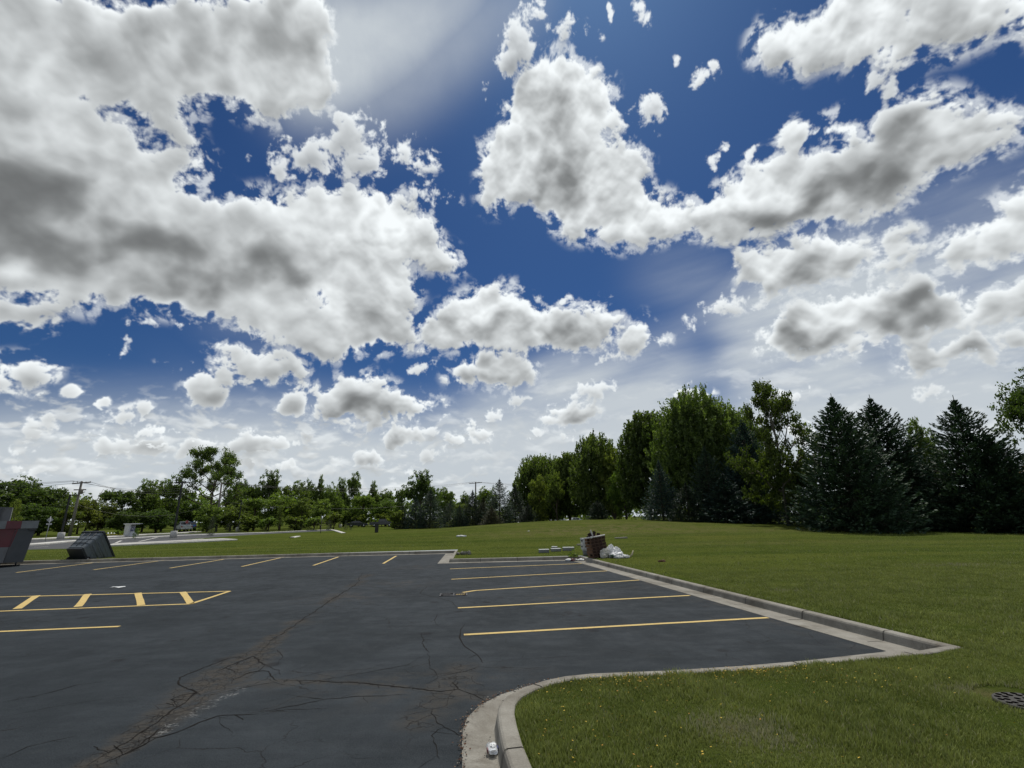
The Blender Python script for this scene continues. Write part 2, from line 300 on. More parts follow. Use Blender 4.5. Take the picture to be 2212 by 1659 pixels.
    bright = np.clip(bright, 0, 1.0); bright = np.where(fop > op0, np.clip(.86 + .16 * strat + .10 * rel, .74, .97), bright)
    st = fbm(X * .35 + Y * .25, Y * 2.2 - X * .5, 7, 6, 171, .55)
    vop = np.clip(np.maximum(veil * (1 + st * (.3 + .6 * sstep(8, 22, EL))), flat * (1 + n1 * .22)) + .35 * veil * sstep(12, 3, EL), 0, .95)
    return np.stack([op, bright, vop, np.ones_like(op)], -1).astype(np.float32)
# ---- sky: Nishita air with the cloud field over it ------------------------------
def build_world():
    M = cloud_map()
    H, W = M.shape[:2]
    img = bpy.data.images.new('cloud_field', W, H, alpha=False, float_buffer=True)
    img.colorspace_settings.name = 'Non-Color'
    img.pixels.foreach_set(M.ravel())
    img.update(); img.pack()
    w = bpy.data.worlds.new('World'); scene.world = w; w.use_nodes = True
    nt = w.node_tree; nt.nodes.clear(); N = nt.nodes.new; L = nt.links.new
    def m(op, a, b=None, c=None):
        n = N('ShaderNodeMath'); n.operation = op
        for i, v in enumerate((a, b, c)):
            if v is None: continue
            if isinstance(v, (int, float)): n.inputs[i].default_value = v
            else: L(v, n.inputs[i])
        return n.outputs[0]
    tc = N('ShaderNodeTexCoord'); nrm = N('ShaderNodeVectorMath'); nrm.operation = 'NORMALIZE'
    L(tc.outputs['Generated'], nrm.inputs[0])
    sx = N('ShaderNodeSeparateXYZ'); L(nrm.outputs[0], sx.inputs[0])
    az = m('MULTIPLY', m('ARCTAN2', sx.outputs[0], sx.outputs[1]), 180 / math.pi)
    el = m('MULTIPLY', m('ARCSINE', sx.outputs[2]), 180 / math.pi)
    cmb = N('ShaderNodeCombineXYZ'); L(m('DIVIDE', m('ADD', az, 60.0), 120.0), cmb.inputs[0]); L(m('DIVIDE', el, 64.0), cmb.inputs[1])
    it = N('ShaderNodeTexImage'); it.image = img; it.extension = 'EXTEND'; it.interpolation = 'Cubic'; L(cmb.outputs[0], it.inputs[0])
    sc = N('ShaderNodeSeparateColor'); L(it.outputs[0], sc.inputs[0])
    # the rest of the sky dome: broken cloud of the same kind
    nz = N('ShaderNodeTexNoise'); nz.inputs['Scale'].default_value = 3.2; nz.inputs['Detail'].default_value = 6; L(nrm.outputs[0], nz.inputs['Vector'])
    mr = N('ShaderNodeMapRange'); mr.interpolation_type = 'SMOOTHSTEP'; L(nz.outputs['Fac'], mr.inputs[0])
    mr.inputs[1].default_value = .46; mr.inputs[2].default_value = .56
    out_w = m('MAXIMUM', m('MULTIPLY', m('SUBTRACT', m('ABSOLUTE', az), 55.0), .2), m('MULTIPLY', m('SUBTRACT', el, 59.0), .2))
    n = out_w.node; n.use_clamp = True
    def mix(a, b, f):
        x = N('ShaderNodeMix'); x.data_type = 'FLOAT'; L(f, x.inputs[0])
        for i, v in ((2, a), (3, b)):
            if isinstance(v, float): x.inputs[i].default_value = v
            else: L(v, x.inputs[i])
        return x.outputs[0]
    def cmix(a, b, f):
        x = N('ShaderNodeMix'); x.data_type = 'RGBA'; L(f, x.inputs[0])
        for i, v in ((6, a), (7, b)):
            if isinstance(v, tuple): x.inputs[i].default_value = v + (1,)
            else: L(v, x.inputs[i])
        return x.outputs[2]
    op = mix(sc.outputs[0], m('MULTIPLY', mr.outputs[0], .9), out_w)
    br = mix(sc.outputs[1], .86, out_w)
    ve = mix(sc.outputs[2], .15, out_w)
    sky = N('ShaderNodeTexSky'); sky.sky_type = 'NISHITA'; sky.sun_disc = False
    sky.sun_elevation = SUN_EL; sky.sun_rotation = SUN_AZ; sky.air_density = 1.0; sky.dust_density = .6; sky.ozone_density = 3.0
    st = N('ShaderNodeMix'); st.data_type = 'RGBA'; st.blend_type = 'MULTIPLY'; st.inputs[0].default_value = 1
    L(sky.outputs[0], st.inputs[6]); st.inputs[7].default_value = SKY_TINT
    b = m('POWER', br, 2.2)
    k = 1 / SKY_STRENGTH
    cc = N('ShaderNodeCombineColor')
    for i, t in enumerate((.94, .985, 1.0)): L(m('MULTIPLY', b, t * k), cc.inputs[i])
    c1 = cmix(st.outputs[2], tuple(v * k for v in (.57, .62, .66)), ve)
    c2 = cmix(c1, cc.outputs[0], op)
    # haze lifting the last degrees above the horizon
    bg = N('ShaderNodeBackground'); bg.inputs[1].default_value = SKY_STRENGTH; L(c2, bg.inputs[0])
    ow = N('ShaderNodeOutputWorld'); L(bg.outputs[0], ow.inputs[0])
SKY_STRENGTH = 0.10
SKY_TINT = (0.15, 0.275, 0.45, 1)
build_world()
# ---- helpers ---------------------------------------------------------------------
def ray(px, py):                              # a pixel of the 2212 px frame as a direction
    u = (px - 1106) / FPX; v = -(py - 829.5) / FPX
    u, v = _c * u + _s * v, -_s * u + _c * v
    return Vector((u, math.cos(PITCH) - v * math.sin(PITCH), math.sin(PITCH) + v * math.cos(PITCH)))
def on(px, py, z=0.0):
    d = ray(px, py); return Vector((0, 0, EYE)) + d * ((z - EYE) / d.z)
def at(px, py, Y):
    d = ray(px, py); return Vector((0, 0, EYE)) + d * (Y / d.y)

def tag(o, label=None, cat=None, group=None, kind=None):
    if label: o['label'] = label
    if cat: o['category'] = cat
    if group: o['group'] = group
    if kind: o['kind'] = kind
    return o
def empty(name, loc=(0, 0, 0), rz=0.0, label=None, cat=None, group=None):
    o = bpy.data.objects.new(name, None); COL.objects.link(o); o.empty_display_size = .3
    o.location = loc; o.rotation_euler = (0, 0, rz)
    return tag(o, label, cat, group)
def link(name, me, mats, parent=None):
    o = bpy.data.objects.new(name, me); COL.objects.link(o)
    for m in (mats if isinstance(mats, (list, tuple)) else [mats]): me.materials.append(m)
    if parent: o.parent = parent
    return o
def copy_tree(o, parent=None):
    c = o.copy(); COL.objects.link(c); c.parent = parent
    for ch in o.children: copy_tree(ch, c)
    return c

class MB:                                     # collects shapes into one mesh
    def __init__(s): s.v = []; s.f = []; s.m = []; s.sm = []
    def add(s, vs, fs, mi=0, smooth=False):
        b = len(s.v); s.v += [tuple(v) for v in vs]
        for f in fs: s.f.append(tuple(b + i for i in f)); s.m.append(mi); s.sm.append(smooth)
    def box(s, c, size, rot=None, mi=0, taper=(1, 1), bevel=0.0):
        hx, hy, hz = (size[0] / 2, size[1] / 2, size[2] / 2)
        c = Vector(c)
        if bevel > 0:
            b = min(bevel, hx * .9, hy * .9, hz * .9)
            bm = bmesh.new(); bmesh.ops.create_cube(bm, size=1)
            for v in bm.verts: v.co = Vector((v.co.x * 2 * hx, v.co.y * 2 * hy, v.co.z * 2 * hz))
            bmesh.ops.bevel(bm, geom=list(bm.edges), offset=b, segments=2, affect='EDGES', profile=.6)
            vs = []; bm.verts.index_update()
            for v in bm.verts:
                t = (v.co.z + hz) / (2 * hz)
                vs.append(Vector((v.co.x * (1 + (taper[0] - 1) * t), v.co.y * (1 + (taper[1] - 1) * t), v.co.z)))
            fs = [[v.index for v in f.verts] for f in bm.faces]; bm.free()
        else:
            vs = [Vector((x * hx * (taper[0] if z > 0 else 1), y * hy * (taper[1] if z > 0 else 1), z * hz)) for z in (-1, 1) for x, y in ((-1, -1), (1, -1), (1, 1), (-1, 1))]
            fs = [(3, 2, 1, 0), (4, 5, 6, 7), (0, 1, 5, 4), (1, 2, 6, 5), (2, 3, 7, 6), (3, 0, 4, 7)]
        if rot: vs = [rot @ v for v in vs]
        s.add([v + c for v in vs], fs, mi)
    def tube(s, pts, rad, n=8, mi=0, cap=True, smooth=True):
        pts = [Vector(p) for p in pts]; rad = rad if isinstance(rad, (list, tuple)) else [rad] * len(pts)
        vs = []; fs = []
        d0 = (pts[1] - pts[0]).normalized(); ref = Vector((0, 0, 1)) if abs(d0.z) < .9 else Vector((1, 0, 0))
        for i, p in enumerate(pts):
            d = (pts[min(i + 1, len(pts) - 1)] - pts[max(i - 1, 0)]).normalized()
            a = d.cross(ref); a = a.normalized() if a.length > 1e-4 else Vector((1, 0, 0)); b = d.cross(a)
            for k in range(n):
                t = 2 * math.pi * k / n; vs.append(p + (a * math.cos(t) + b * math.sin(t)) * rad[i])
        for i in range(len(pts) - 1):
            for k in range(n): fs.append((i * n + k, i * n + (k + 1) % n, (i + 1) * n + (k + 1) % n, (i + 1) * n + k))
        if cap: fs.append(tuple(range(n))[::-1]); fs.append(tuple((len(pts) - 1) * n + k for k in range(n)))
        s.add(vs, fs, mi, smooth)
    def quad(s, a, b, c, d, mi=0): s.add([a, b, c, d], [(0, 1, 2, 3)], mi)
    def build(s, name, mats, parent=None):
        me = bpy.data.meshes.new(name); me.from_pydata(s.v, [], s.f)
        me.polygons.foreach_set('material_index', s.m); me.polygons.foreach_set('use_smooth', s.sm); me.update()
        return link(name, me, mats, parent)

def np_mesh(name, V, F, attrs=None, smooth=False):
    me = bpy.data.meshes.new(name); V = np.asarray(V, np.float32).reshape(-1, 3); F = np.asarray(F, np.int32)
    k = F.shape[1]; me.vertices.add(len(V)); me.vertices.foreach_set('co', V.ravel())
    me.loops.add(F.size); me.loops.foreach_set('vertex_index', F.ravel())
    me.polygons.add(len(F)); me.polygons.foreach_set('loop_start', np.arange(0, F.size, k, dtype=np.int32))
    me.polygons.foreach_set('loop_total', np.full(len(F), k, np.int32))
    if smooth: me.polygons.foreach_set('use_smooth', np.ones(len(F), bool))
    for a, val in (attrs or {}).items():
        at_ = me.attributes.new(a, 'FLOAT', 'POINT'); at_.data.foreach_set('value', np.asarray(val, np.float32))
    me.update(); me.validate()
    return me

# ---- materials --------------------------------------------------------------------
class NT:
    def __init__(s, name):
        s.mat = bpy.data.materials.new(name); s.mat.use_nodes = True; s.t = s.mat.node_tree; s.t.nodes.clear()
        s.out = s.N('ShaderNodeOutputMaterial')
    def N(s, k, **kw):
        n = s.t.nodes.new(k)
        for a, v in kw.items(): setattr(n, a, v)
        return n
    def L(s, a, b): s.t.links.new(a, b)
    def put(s, sock, v):
        if v is None: return
        if isinstance(v, bpy.types.NodeSocket): s.L(v, sock)
        elif isinstance(v, (tuple, list)) and len(v) == 3 and sock.type == 'RGBA': sock.default_value = (*v, 1)
        else: sock.default_value = v
    def math(s, op, a, b=None, c=None, clamp=False):
        n = s.N('ShaderNodeMath', operation=op, use_clamp=clamp)
        for i, v in enumerate((a, b, c)): s.put(n.inputs[i], v)
        return n.outputs[0]
    def pos(s, scale=(1, 1, 1), loc=(0, 0, 0), coord='world'):
        if coord == 'world': v = s.N('ShaderNodeNewGeometry').outputs['Position']
        else: v = s.N('ShaderNodeTexCoord').outputs['Object']
        m = s.N('ShaderNodeMapping'); s.L(v, m.inputs[0]); m.inputs['Scale'].default_value = scale; m.inputs['Location'].default_value = loc
        return m.outputs[0]
    def noise(s, vec, scale, detail=4, rough=.55, dist=0.0):
        n = s.N('ShaderNodeTexNoise'); s.put(n.inputs['Vector'], vec); n.inputs['Scale'].default_value = scale
        n.inputs['Detail'].default_value = detail; n.inputs['Roughness'].default_value = rough; n.inputs['Distortion'].default_value = dist
        return n.outputs['Fac']
    def voro(s, vec, scale, feature='DISTANCE_TO_EDGE'):
        n = s.N('ShaderNodeTexVoronoi', feature=feature); s.put(n.inputs['Vector'], vec); n.inputs['Scale'].default_value = scale
        return n.outputs['Distance']
    def step(s, v, a, b, lo=0.0, hi=1.0):
        n = s.N('ShaderNodeMapRange', interpolation_type='SMOOTHSTEP'); s.put(n.inputs[0], v)
        for i, x in enumerate((a, b, lo, hi)): n.inputs[i + 1].default_value = x
        return n.outputs[0]
    def mix(s, f, a, b, blend='MIX'):
        n = s.N('ShaderNodeMix', data_type='RGBA', blend_type=blend); s.put(n.inputs[0], f); s.put(n.inputs[6], a); s.put(n.inputs[7], b)
        return n.outputs[2]
    def attr(s, name):
        return s.N('ShaderNodeAttribute', attribute_name=name).outputs['Fac']
    def bump(s, h, strength=.3, dist=.01):
        n = s.N('ShaderNodeBump'); s.put(n.inputs['Height'], h); n.inputs['Strength'].default_value = strength; n.inputs['Distance'].default_value = dist
        return n.outputs[0]
    def bsdf(s, color, rough=.8, spec=.3, normal=None, metal=0.0, trans=0.0):
        p = s.N('ShaderNodeBsdfPrincipled'); s.put(p.inputs['Base Color'], color); s.put(p.inputs['Roughness'], rough)
        p.inputs['Specular IOR Level'].default_value = spec; p.inputs['Metallic'].default_value = metal
        if normal is not None: s.L(normal, p.inputs['Normal'])
        p.inputs['Transmission Weight'].default_value = trans
        s.L(p.outputs[0], s.out.inputs[0]); return p
def plain(name, col, rough=.6, spec=.4, var=.18, scale=6.0, metal=0.0, bump=.0, dirt=None):
    n = NT(name); v = n.pos(coord='object')
    f = n.noise(v, scale, 5, .6)
    c = n.mix(f, tuple(x * (1 - var) for x in col), tuple(min(1, x * (1 + var)) for x in col))
    if dirt: c = n.mix(n.step(n.noise(v, scale * .4, 6, .7), .48, .72, 0, .7), c, dirt)
    n.bsdf(c, rough, spec, n.bump(n.noise(v, scale * 8, 3), bump, .01) if bump else None, metal)
    return n.mat
# ---- the lie of the land --------------------------------------------------------------
def height(x, y):
    """lawn surface: 0.12 m over the lot, a low swell in front of the tree row"""
    g = lambda t: math.exp(-t * t)
    z = .12 + .95 * g((x - 16) / 20) * g((y - 58) / 19) + .55 * g((x - 2) / 15) * g((y - 62) / 20) + .35 * g((x - 20) / 14) * g((y - 84) / 14)
    z += .10 * g((x - 14) / 6) * g((y - 16) / 7)
    return z
def e(d, o, a=R(8.9)): return Vector((o[0] + d * math.cos(a), o[1] + d * math.sin(a)))
# foot of the kerb face, grass on the left of travel
KERB = [(-70, 16.2), (-22.6, 23.72), (-9.55, 25.98), (-3.15, 26.75), (-2.72, 21.2), (2.72, 21.75), (5.33, 6.72), (4.84, 6.53), (3.7, 6.28), (2.48, 6.03), (1.6, 5.9), (.80, 5.84), (.5, 5.76), (.26, 5.62), (.04, 5.42), (-.11, 5.2), (-.18, 4.98), (-.19, 4.76), (-.17, 4.5), (-.13, 4.15), (-.07, 3.8), (.02, 3.2), (.2, 2.2), (.5, .5), (.9, -3), (2.5, -14)]
def gutter(i, n):                             # the gutter pan narrows round the near curve
    return 1.0 if n != len(KERB) or i < 8 else max(.62, 1.0 - .13 * (i - 7))
def offset_path(path, d):
    out = []; d_ = d
    for i, p in enumerate(path):
        d = d_ * (gutter(i, len(path)) if d_ < -.05 else 1)
        p = Vector(p); a = (p - Vector(path[i - 1])).normalized() if i else None
        b = (Vector(path[i + 1]) - p).normalized() if i + 1 < len(path) else None
        a = a or b; b = b or a
        na, nb = Vector((-a.y, a.x)), Vector((-b.y, b.x)); m = (na + nb).normalized()
        k = max(.35, m.dot(na)); out.append(p + m * (d / k))
    return out
def subdivide(path, step=.5):
    out = [Vector(path[0])]
    for a, b in zip(path[:-1], path[1:]):
        a, b = Vector(a), Vector(b); n = max(1, int((b - a).length / step))
        out += [a.lerp(b, (i + 1) / n) for i in range(n)]
    return out
def inside(x, y, poly):
    r = False
    for i in range(len(poly)):
        (x0, y0), (x1, y1) = poly[i - 1][:2], poly[i][:2]
        if (y0 > y) != (y1 > y) and x < (x1 - x0) * (y - y0) / (y1 - y0) + x0: r = not r
    return r
def dist_poly(x, y, P):
    """distance of points to a polyline, numpy"""
    d = np.full(np.shape(x), 1e9)
    for (x0, y0), (x1, y1) in zip(P[:-1], P[1:]):
        dx, dy = x1 - x0, y1 - y0; l = dx * dx + dy * dy + 1e-12
        t = np.clip(((x - x0) * dx + (y - y0) * dy) / l, 0, 1)
        d = np.minimum(d, np.hypot(x - x0 - t * dx, y - y0 - t * dy))
    return d

def cdt(pts, loop, keep):
    """constrained triangulation of scattered points with one closed loop"""
    n = len(loop); allp = [Vector(p[:2]) for p in loop] + [Vector(p[:2]) for p in pts]
    vs, es, fs, *_ = geometry.delaunay_2d_cdt(allp, [(i, (i + 1) % n) for i in range(n)], [], 0, 1e-5)
    F = []
    for f in fs:
        c = sum((vs[i] for i in f), Vector((0, 0))) / len(f)
        if keep(c.x, c.y): F.append(tuple(f))
    return vs, F

# ---- materials of the ground ------------------------------------------------------------
def asphalt_material():
    n = NT('sealed_asphalt'); p = n.pos()
    big = n.noise(p, .55, 6, .62, .6); mid = n.noise(p, 3.2, 6, .65); st = n.noise(n.pos((.35, 2.2, 1)), 1.6, 6, .7, .4)
    fine = n.noise(p, 95, 3, .7); grit = n.noise(p, 320, 2, .6)
    c = n.mix(n.step(big, .3, .7), (.0125, .017, .020), (.032, .039, .045))
    c = n.mix(n.step(st, .42, .68, 0, .55), c, (.011, .0145, .018))
    c = n.mix(n.step(mid, .55, .8, 0, .45), c, (.046, .050, .052))
    c = n.mix(n.step(fine, .40, .66, 0, .75), c, n.mix(.5, c, (.062, .070, .078)))
    c = n.mix(n.step(n.noise(p, 28, 4, .8), .52, .72, 0, .6), c, (.012, .015, .018))
    c = n.mix(n.step(n.voro(p, 1.1, 'F1'), .06, .16, .75, 0), c, (.012, .013, .015))
    c = n.mix(n.step(grit, .62, .75, 0, .35), c, (.16, .16, .155))
    wear = n.attr('wear'); chalk = n.attr('chalk'); dust = n.attr('dust')
    c = n.mix(n.math('MULTIPLY', n.step(wear, .1, .9), n.step(n.noise(p, 6, 5, .7), .3, .62)), c, (.052, .047, .040))
    c = n.mix(n.math('MULTIPLY', dust, n.step(n.noise(p, 2.4, 6, .7), .45, .62, 0, .8)), c, (.052, .048, .042))
    warp = n.N('ShaderNodeVectorMath', operation='ADD'); n.L(p, warp.inputs[0])
    nv = n.N('ShaderNodeTexNoise'); nv.inputs['Scale'].default_value = 5; nv.inputs['Detail'].default_value = 5; n.L(p, nv.inputs['Vector'])
    sc = n.N('ShaderNodeVectorMath', operation='SCALE'); n.L(nv.outputs['Color'], sc.inputs[0]); sc.inputs['Scale'].default_value = .22; n.L(sc.outputs[0], warp.inputs[1])
    v1 = n.voro(warp.outputs[0], 5.5); v2 = n.voro(warp.outputs[0], 14)
    cr = n.math('MULTIPLY', n.step(v1, .0, .05, 1, 0), n.step(wear, .25, .6))
    cr2 = n.math('MULTIPLY', n.step(v2, .0, .09, 1, 0), n.math('MULTIPLY', n.step(wear, .5, .9), .7))
    # a few hairline cracks all over
    v3 = n.voro(warp.outputs[0], 1.3); hl = n.math('MULTIPLY', n.step(v3, .0, .014, 1, 0), n.step(n.noise(p, .6, 5), .50, .60))
    crk = n.math('MAXIMUM', n.math('MAXIMUM', cr, cr2), n.math('MULTIPLY', hl, .8), clamp=True)
    c = n.mix(n.math('MULTIPLY', crk, .85), c, (.012, .011, .010))
    v4 = n.voro(warp.outputs[0], 19)
    ch = n.math('MULTIPLY', n.step(v4, .0, .10, 1, 0), n.math('MULTIPLY', n.step(chalk, .3, 1.0, 0, .7), n.step(n.noise(p, 9, 5, .75), .46, .58)))
    c = n.mix(ch, c, (.27, .275, .27))
    h = n.math('ADD', n.math('MULTIPLY', fine, .6), n.math('MULTIPLY', crk, -1.5))
    n.bsdf(c, n.step(mid, .3, .7, .72, .9), .10, n.bump(h, .45, .006))
    return n.mat

def lawn_material():
    n = NT('mown_grass'); p = n.pos()
    big = n.noise(p, .10, 5, .6, .5); mid = n.noise(p, .7, 6, .65, .3); fine = n.noise(p, 9, 5, .75); vf = n.noise(p, 45, 3, .7)
    band = n.noise(n.pos((.05, .42, 1)), 1.0, 5, .6, .6)
    c = n.mix(n.step(mid, .3, .7), (.044, .064, .012), (.074, .098, .020))
    c = n.mix(n.step(band, .40, .62, 0, .9), c, (.095, .112, .024))
    c = n.mix(n.step(big, .55, .75, 0, .55), c, (.125, .122, .030))
    dry = n.attr('dry')
    c = n.mix(n.math('MULTIPLY', dry, n.step(n.noise(p, 1.3, 5, .7), .40, .62)), c, (.135, .12, .055))
    c = n.mix(n.step(fine, .46, .72, 0, .62), c, (.022, .036, .008))
    c = n.mix(n.step(vf, .55, .78, 0, .45), c, (.105, .135, .028))
    n.bsdf(c, .95, .0, n.bump(n.math('ADD', fine, n.math('MULTIPLY', vf, .6)), .9, .05))
    return n.mat

def concrete_material(name='kerb_concrete', a=(.20, .185, .155), b=(.31, .295, .255), stain=(.13, .115, .09)):
    n = NT(name); p = n.pos()
    c = n.mix(n.step(n.noise(p, 2.2, 6, .7), .3, .7), a, b)
    c = n.mix(n.step(n.noise(p, 60, 4, .8), .42, .66, 0, .55), c, n.mix(.5, c, (.10, .09, .075)))
    c = n.mix(n.step(n.noise(p, .9, 7, .75, .5), .48, .66, 0, .85), c, stain)
    c = n.mix(n.step(n.noise(p, 26, 4, .7), .68, .74, 0, .7), c, (.07, .062, .05))
    n.bsdf(c, .85, .2, n.bump(n.noise(p, 70, 4, .75), .5, .006)); return n.mat
def paint_material():
    n = NT('yellow_line_paint'); p = n.pos()
    c = n.mix(n.noise(p, 5, 5, .7), (.50, .35, .115), (.66, .50, .20))
    c = n.mix(n.step(n.noise(p, 32, 4, .75), .55, .7, 0, .75), c, (.20, .15, .07))
    c = n.mix(n.step(n.noise(p, 3, 5, .7), .58, .7, 0, .5), c, (.12, .10, .06))
    c = n.mix(n.step(n.noise(p, 13, 6, .8), .60, .66, 0, .85), c, (.03, .035, .038))
    n.bsdf(c, .7, .2); return n.mat
MAT_ASPHALT = asphalt_material(); MAT_LAWN = lawn_material(); MAT_KERB = concrete_material()
MAT_NEWCON = concrete_material('new_concrete', (.52, .51, .47), (.66, .65, .61), (.42, .40, .36))
MAT_PAINT = paint_material()
MAT_CRACK = plain('crack_dark', (.012, .0105, .009), .95, .1)
MAT_JOINT = plain('joint_dark', (.03, .027, .022), .95, .1)  # dark tone of the kerb joints
MAT_DIRT = plain('gutter_dirt', (.045, .032, .022), .95, .1, .5, 20)

# ---- lawn and far ground ------------------------------------------------------------------
kerb_back = subdivide(offset_path(KERB, .165), .6)
LOT_FAR = [(-70, -14)]
LOOP = [tuple(p) for p in kerb_back] + [(-74, -14)]
rnd = random.Random(4)
def build_lawn():
    pts = []
    def grid(x0, x1, y0, y1, s, excl=None):
        y = y0
        while y < y1:
            x = x0
            while x < x1:
                px_, py_ = x + rnd.uniform(-.3, .3) * s, y + rnd.uniform(-.3, .3) * s
                if not (excl and excl[0] < px_ < excl[1] and excl[2] < py_ < excl[3]): pts.append((px_, py_))
                x += s
            y += s
    grid(-.8, 9, 2.2, 9, .22)
    grid(-12, 16, 2, 34, .8, (-.8, 9, 2.2, 9))
    grid(-70, 75, -14, 110, 2.6, (-12, 16, 2, 34))
    grid(-300, 300, -80, 420, 22, (-70, 75, -14, 110))
    for r in (900, 2500):
        for k in range(24): pts.append((r * math.cos(k * R(15)), r * math.sin(k * R(15))))
    lp = np.array(LOOP + [LOOP[0]]); A = np.array(pts)
    d = dist_poly(A[:, 0], A[:, 1], lp); pts = [p for p, q in zip(pts, d) if q > .09]
    vs, F = cdt(pts, LOOP, lambda x, y: not inside(x, y, LOOP))
    V = []; dry = []
    a = np.array([(v.x, v.y) for v in vs]); dk = dist_poly(a[:, 0], a[:, 1], [tuple(p) for p in kerb_back])
    for v, q in zip(vs, dk):
        near = abs(v.x) < 20 and -2 < v.y < 30
        bump = .018 * mnoise.noise(Vector((v.x * 1.1, v.y * 1.1, 0))) * (1 if q > .3 else 0) if near else 0
        V.append((v.x, v.y, height(v.x, v.y) + bump - (.006 if q < .02 else 0)))
        g = lambda x, y, sx, sy: math.exp(-((v.x - x) / sx) ** 2 - ((v.y - y) / sy) ** 2)
        dry.append(min(1, 1.0 * g(9.5, 44, 8, 6) + .5 * g(22, 40, 10, 3) + .45 * g(14, 28, 9, 2) + .7 * g(3, 40, 7, 4) + .9 * g(13, 15.2, 1.0, .5) + .9 * g(1.72, 4.45, .5, .25) + .7 * g(2.6, 3.8, .5, .3) + .9 * g(4.45, 5.1, .35, .16) + .5 * g(-2, 55, 12, 4) + .4 * g(16, 52, 8, 3)))
    me = bpy.data.meshes.new('lawn'); me.from_pydata(V, [], F)
    at_ = me.attributes.new('dry', 'FLOAT', 'POINT'); at_.data.foreach_set('value', dry)
    me.polygons.foreach_set('use_smooth', [True] * len(F)); me.update()
    tag(link('lawn', me, MAT_LAWN), kind='structure')
build_lawn()

# ---- the parking lot -------------------------------------------------------------------------
BAND = [on(*p)[:2] for p in ((150, 1690), (205, 1655), (300, 1590), (380, 1535), (440, 1490), (500, 1450), (548, 1418), (599, 1374), (650, 1340), (710, 1302), (770, 1262), (795, 1240))]
BANDW = [.16, .17, .22, .28, .36, .46, .34, .10, .10, .12, .16, .12]
def build_lot():
    edge = subdivide(offset_path(KERB, -.34), .8)
    loop = [tuple(p) for p in edge] + [(2.2, -14), (-69.9, -14)]
    pts = []
    def grid(x0, x1, y0, y1, s, excl=None):
        for y in np.arange(y0, y1, s):
            for x in np.arange(x0, x1, s):
                q = (x + rnd.uniform(-.2, .2) * s, y + rnd.uniform(-.2, .2) * s)
                if not (excl and excl[0] < q[0] < excl[1] and excl[2] < q[1] < excl[3]) and inside(*q, loop): pts.append(q)
    grid(-6, .5, 3, 9, .07); grid(-12, 6, 2, 27, .3, (-6, .5, 3, 9)); grid(-69, 3, -13, 26, 2, (-12, 6, 2, 27))
    lp = np.array(loop + [loop[0]]); A = np.array(pts); d = dist_poly(A[:, 0], A[:, 1], lp)
    pts = [p for p, q in zip(pts, d) if q > .03]
    vs, F = cdt(pts, loop, lambda x, y: inside(x, y, loop))
    a = np.array([(v.x, v.y) for v in vs]); wear = np.zeros(len(a))
    for i in range(len(BAND) - 1):
        d = dist_poly(a[:, 0], a[:, 1], BAND[i:i + 2]); w = (BANDW[i] + BANDW[i + 1]) / 2
        wear = np.maximum(wear, np.clip(1.25 - d / w, 0, 1))
    for P, w in (([on(606, 1471)[:2], on(790, 1476)[:2], on(950, 1492)[:2], on(1050, 1512)[:2]], .10), ([on(900, 1560)[:2], on(960, 1500)[:2], on(1000, 1440)[:2]], .28)):
        wear = np.maximum(wear, .62 * np.clip(1.3 - dist_poly(a[:, 0], a[:, 1], P) / w, 0, 1))
    chalk = np.clip(1.2 - dist_poly(a[:, 0], a[:, 1], [on(345, 1582)[:2], on(420, 1540)[:2], on(515, 1490)[:2]]) / .14, 0, 1)
    dust = np.zeros(len(a))
    for (px, py, rx, ry) in ((930, 1480, 1.2, .5), (740, 1290, .9, .9), (860, 1262, .9, .8), (1290, 1225, 1.0, .8), (1150, 1226, 1.2, .5), (1480, 1268, 1.4, .6), (900, 1225, .8, .8), (640, 1345, .3, .3), (620, 1470, .9, .25), (1240, 1290, 1.0, .5), (1700, 1345, .4, .4)):
        c = on(px, py); dust = np.maximum(dust, np.exp(-((a[:, 0] - c.x) / rx) ** 2 - ((a[:, 1] - c.y) / ry) ** 2))
    dust = np.maximum(dust, np.exp(-np.clip(dist_poly(a[:, 0], a[:, 1], [tuple(p) for p in offset_path(KERB, -.45)[1:8]]) / .22, 0, 9)) * .8)
    me = bpy.data.meshes.new('parking_lot'); me.from_pydata([(v.x, v.y, 0) for v in vs], [], F)
    for k, val in (('wear', wear), ('chalk', chalk), ('dust', dust)):
        at_ = me.attributes.new(k, 'FLOAT', 'POINT'); at_.data.foreach_set('value', val.astype(np.float32))
    me.update()
    return tag(link('parking_lot', me, MAT_ASPHALT), kind='structure')
LOT = build_lot()

def ribbon(mb, pts, w, z, wob=0.0, taper=False, seed=0):
    rr = random.Random(seed); P = [Vector(p[:2]) for p in pts]
    L_, R_ = [], []
    for i, p in enumerate(P):
        d = (P[min(i + 1, len(P) - 1)] - P[max(i - 1, 0)]).normalized(); n = Vector((-d.y, d.x))
        ww = w * (1 + rr.uniform(-wob, wob)) / 2
        if taper: ww *= max(.12, math.sin(math.pi * (i + .4) / (len(P) - .2)) ** .6)
        L_.append(p + n * ww); R_.append(p - n * ww)
    vs = [(q.x, q.y, z) for q in L_ + R_]; n = len(P)
    mb.add(vs, [(n + i, n + i + 1, i + 1, i) for i in range(n - 1)])
def jag(pts, amp, step, rr):
    out = subdivide([Vector(p[:2]) for p in pts], step)
    o = []; drift = Vector((0, 0))
    for i, p in enumerate(out):
        if 0 < i < len(out) - 1:
            drift = drift * .7 + Vector((rr.uniform(-1, 1), rr.uniform(-1, 1))) * amp
            p = p + drift
        o.append(p)
    return o
rr = random.Random(11)
def line(pa, pb, w=.10, name='stall_line'):
    a, b = on(*pa), on(*pb); mb = MB()
    ribbon(mb, jag([a, b], .007, .45, rr), w, .004, .05); return mb.build(name, MAT_PAINT, LOT)
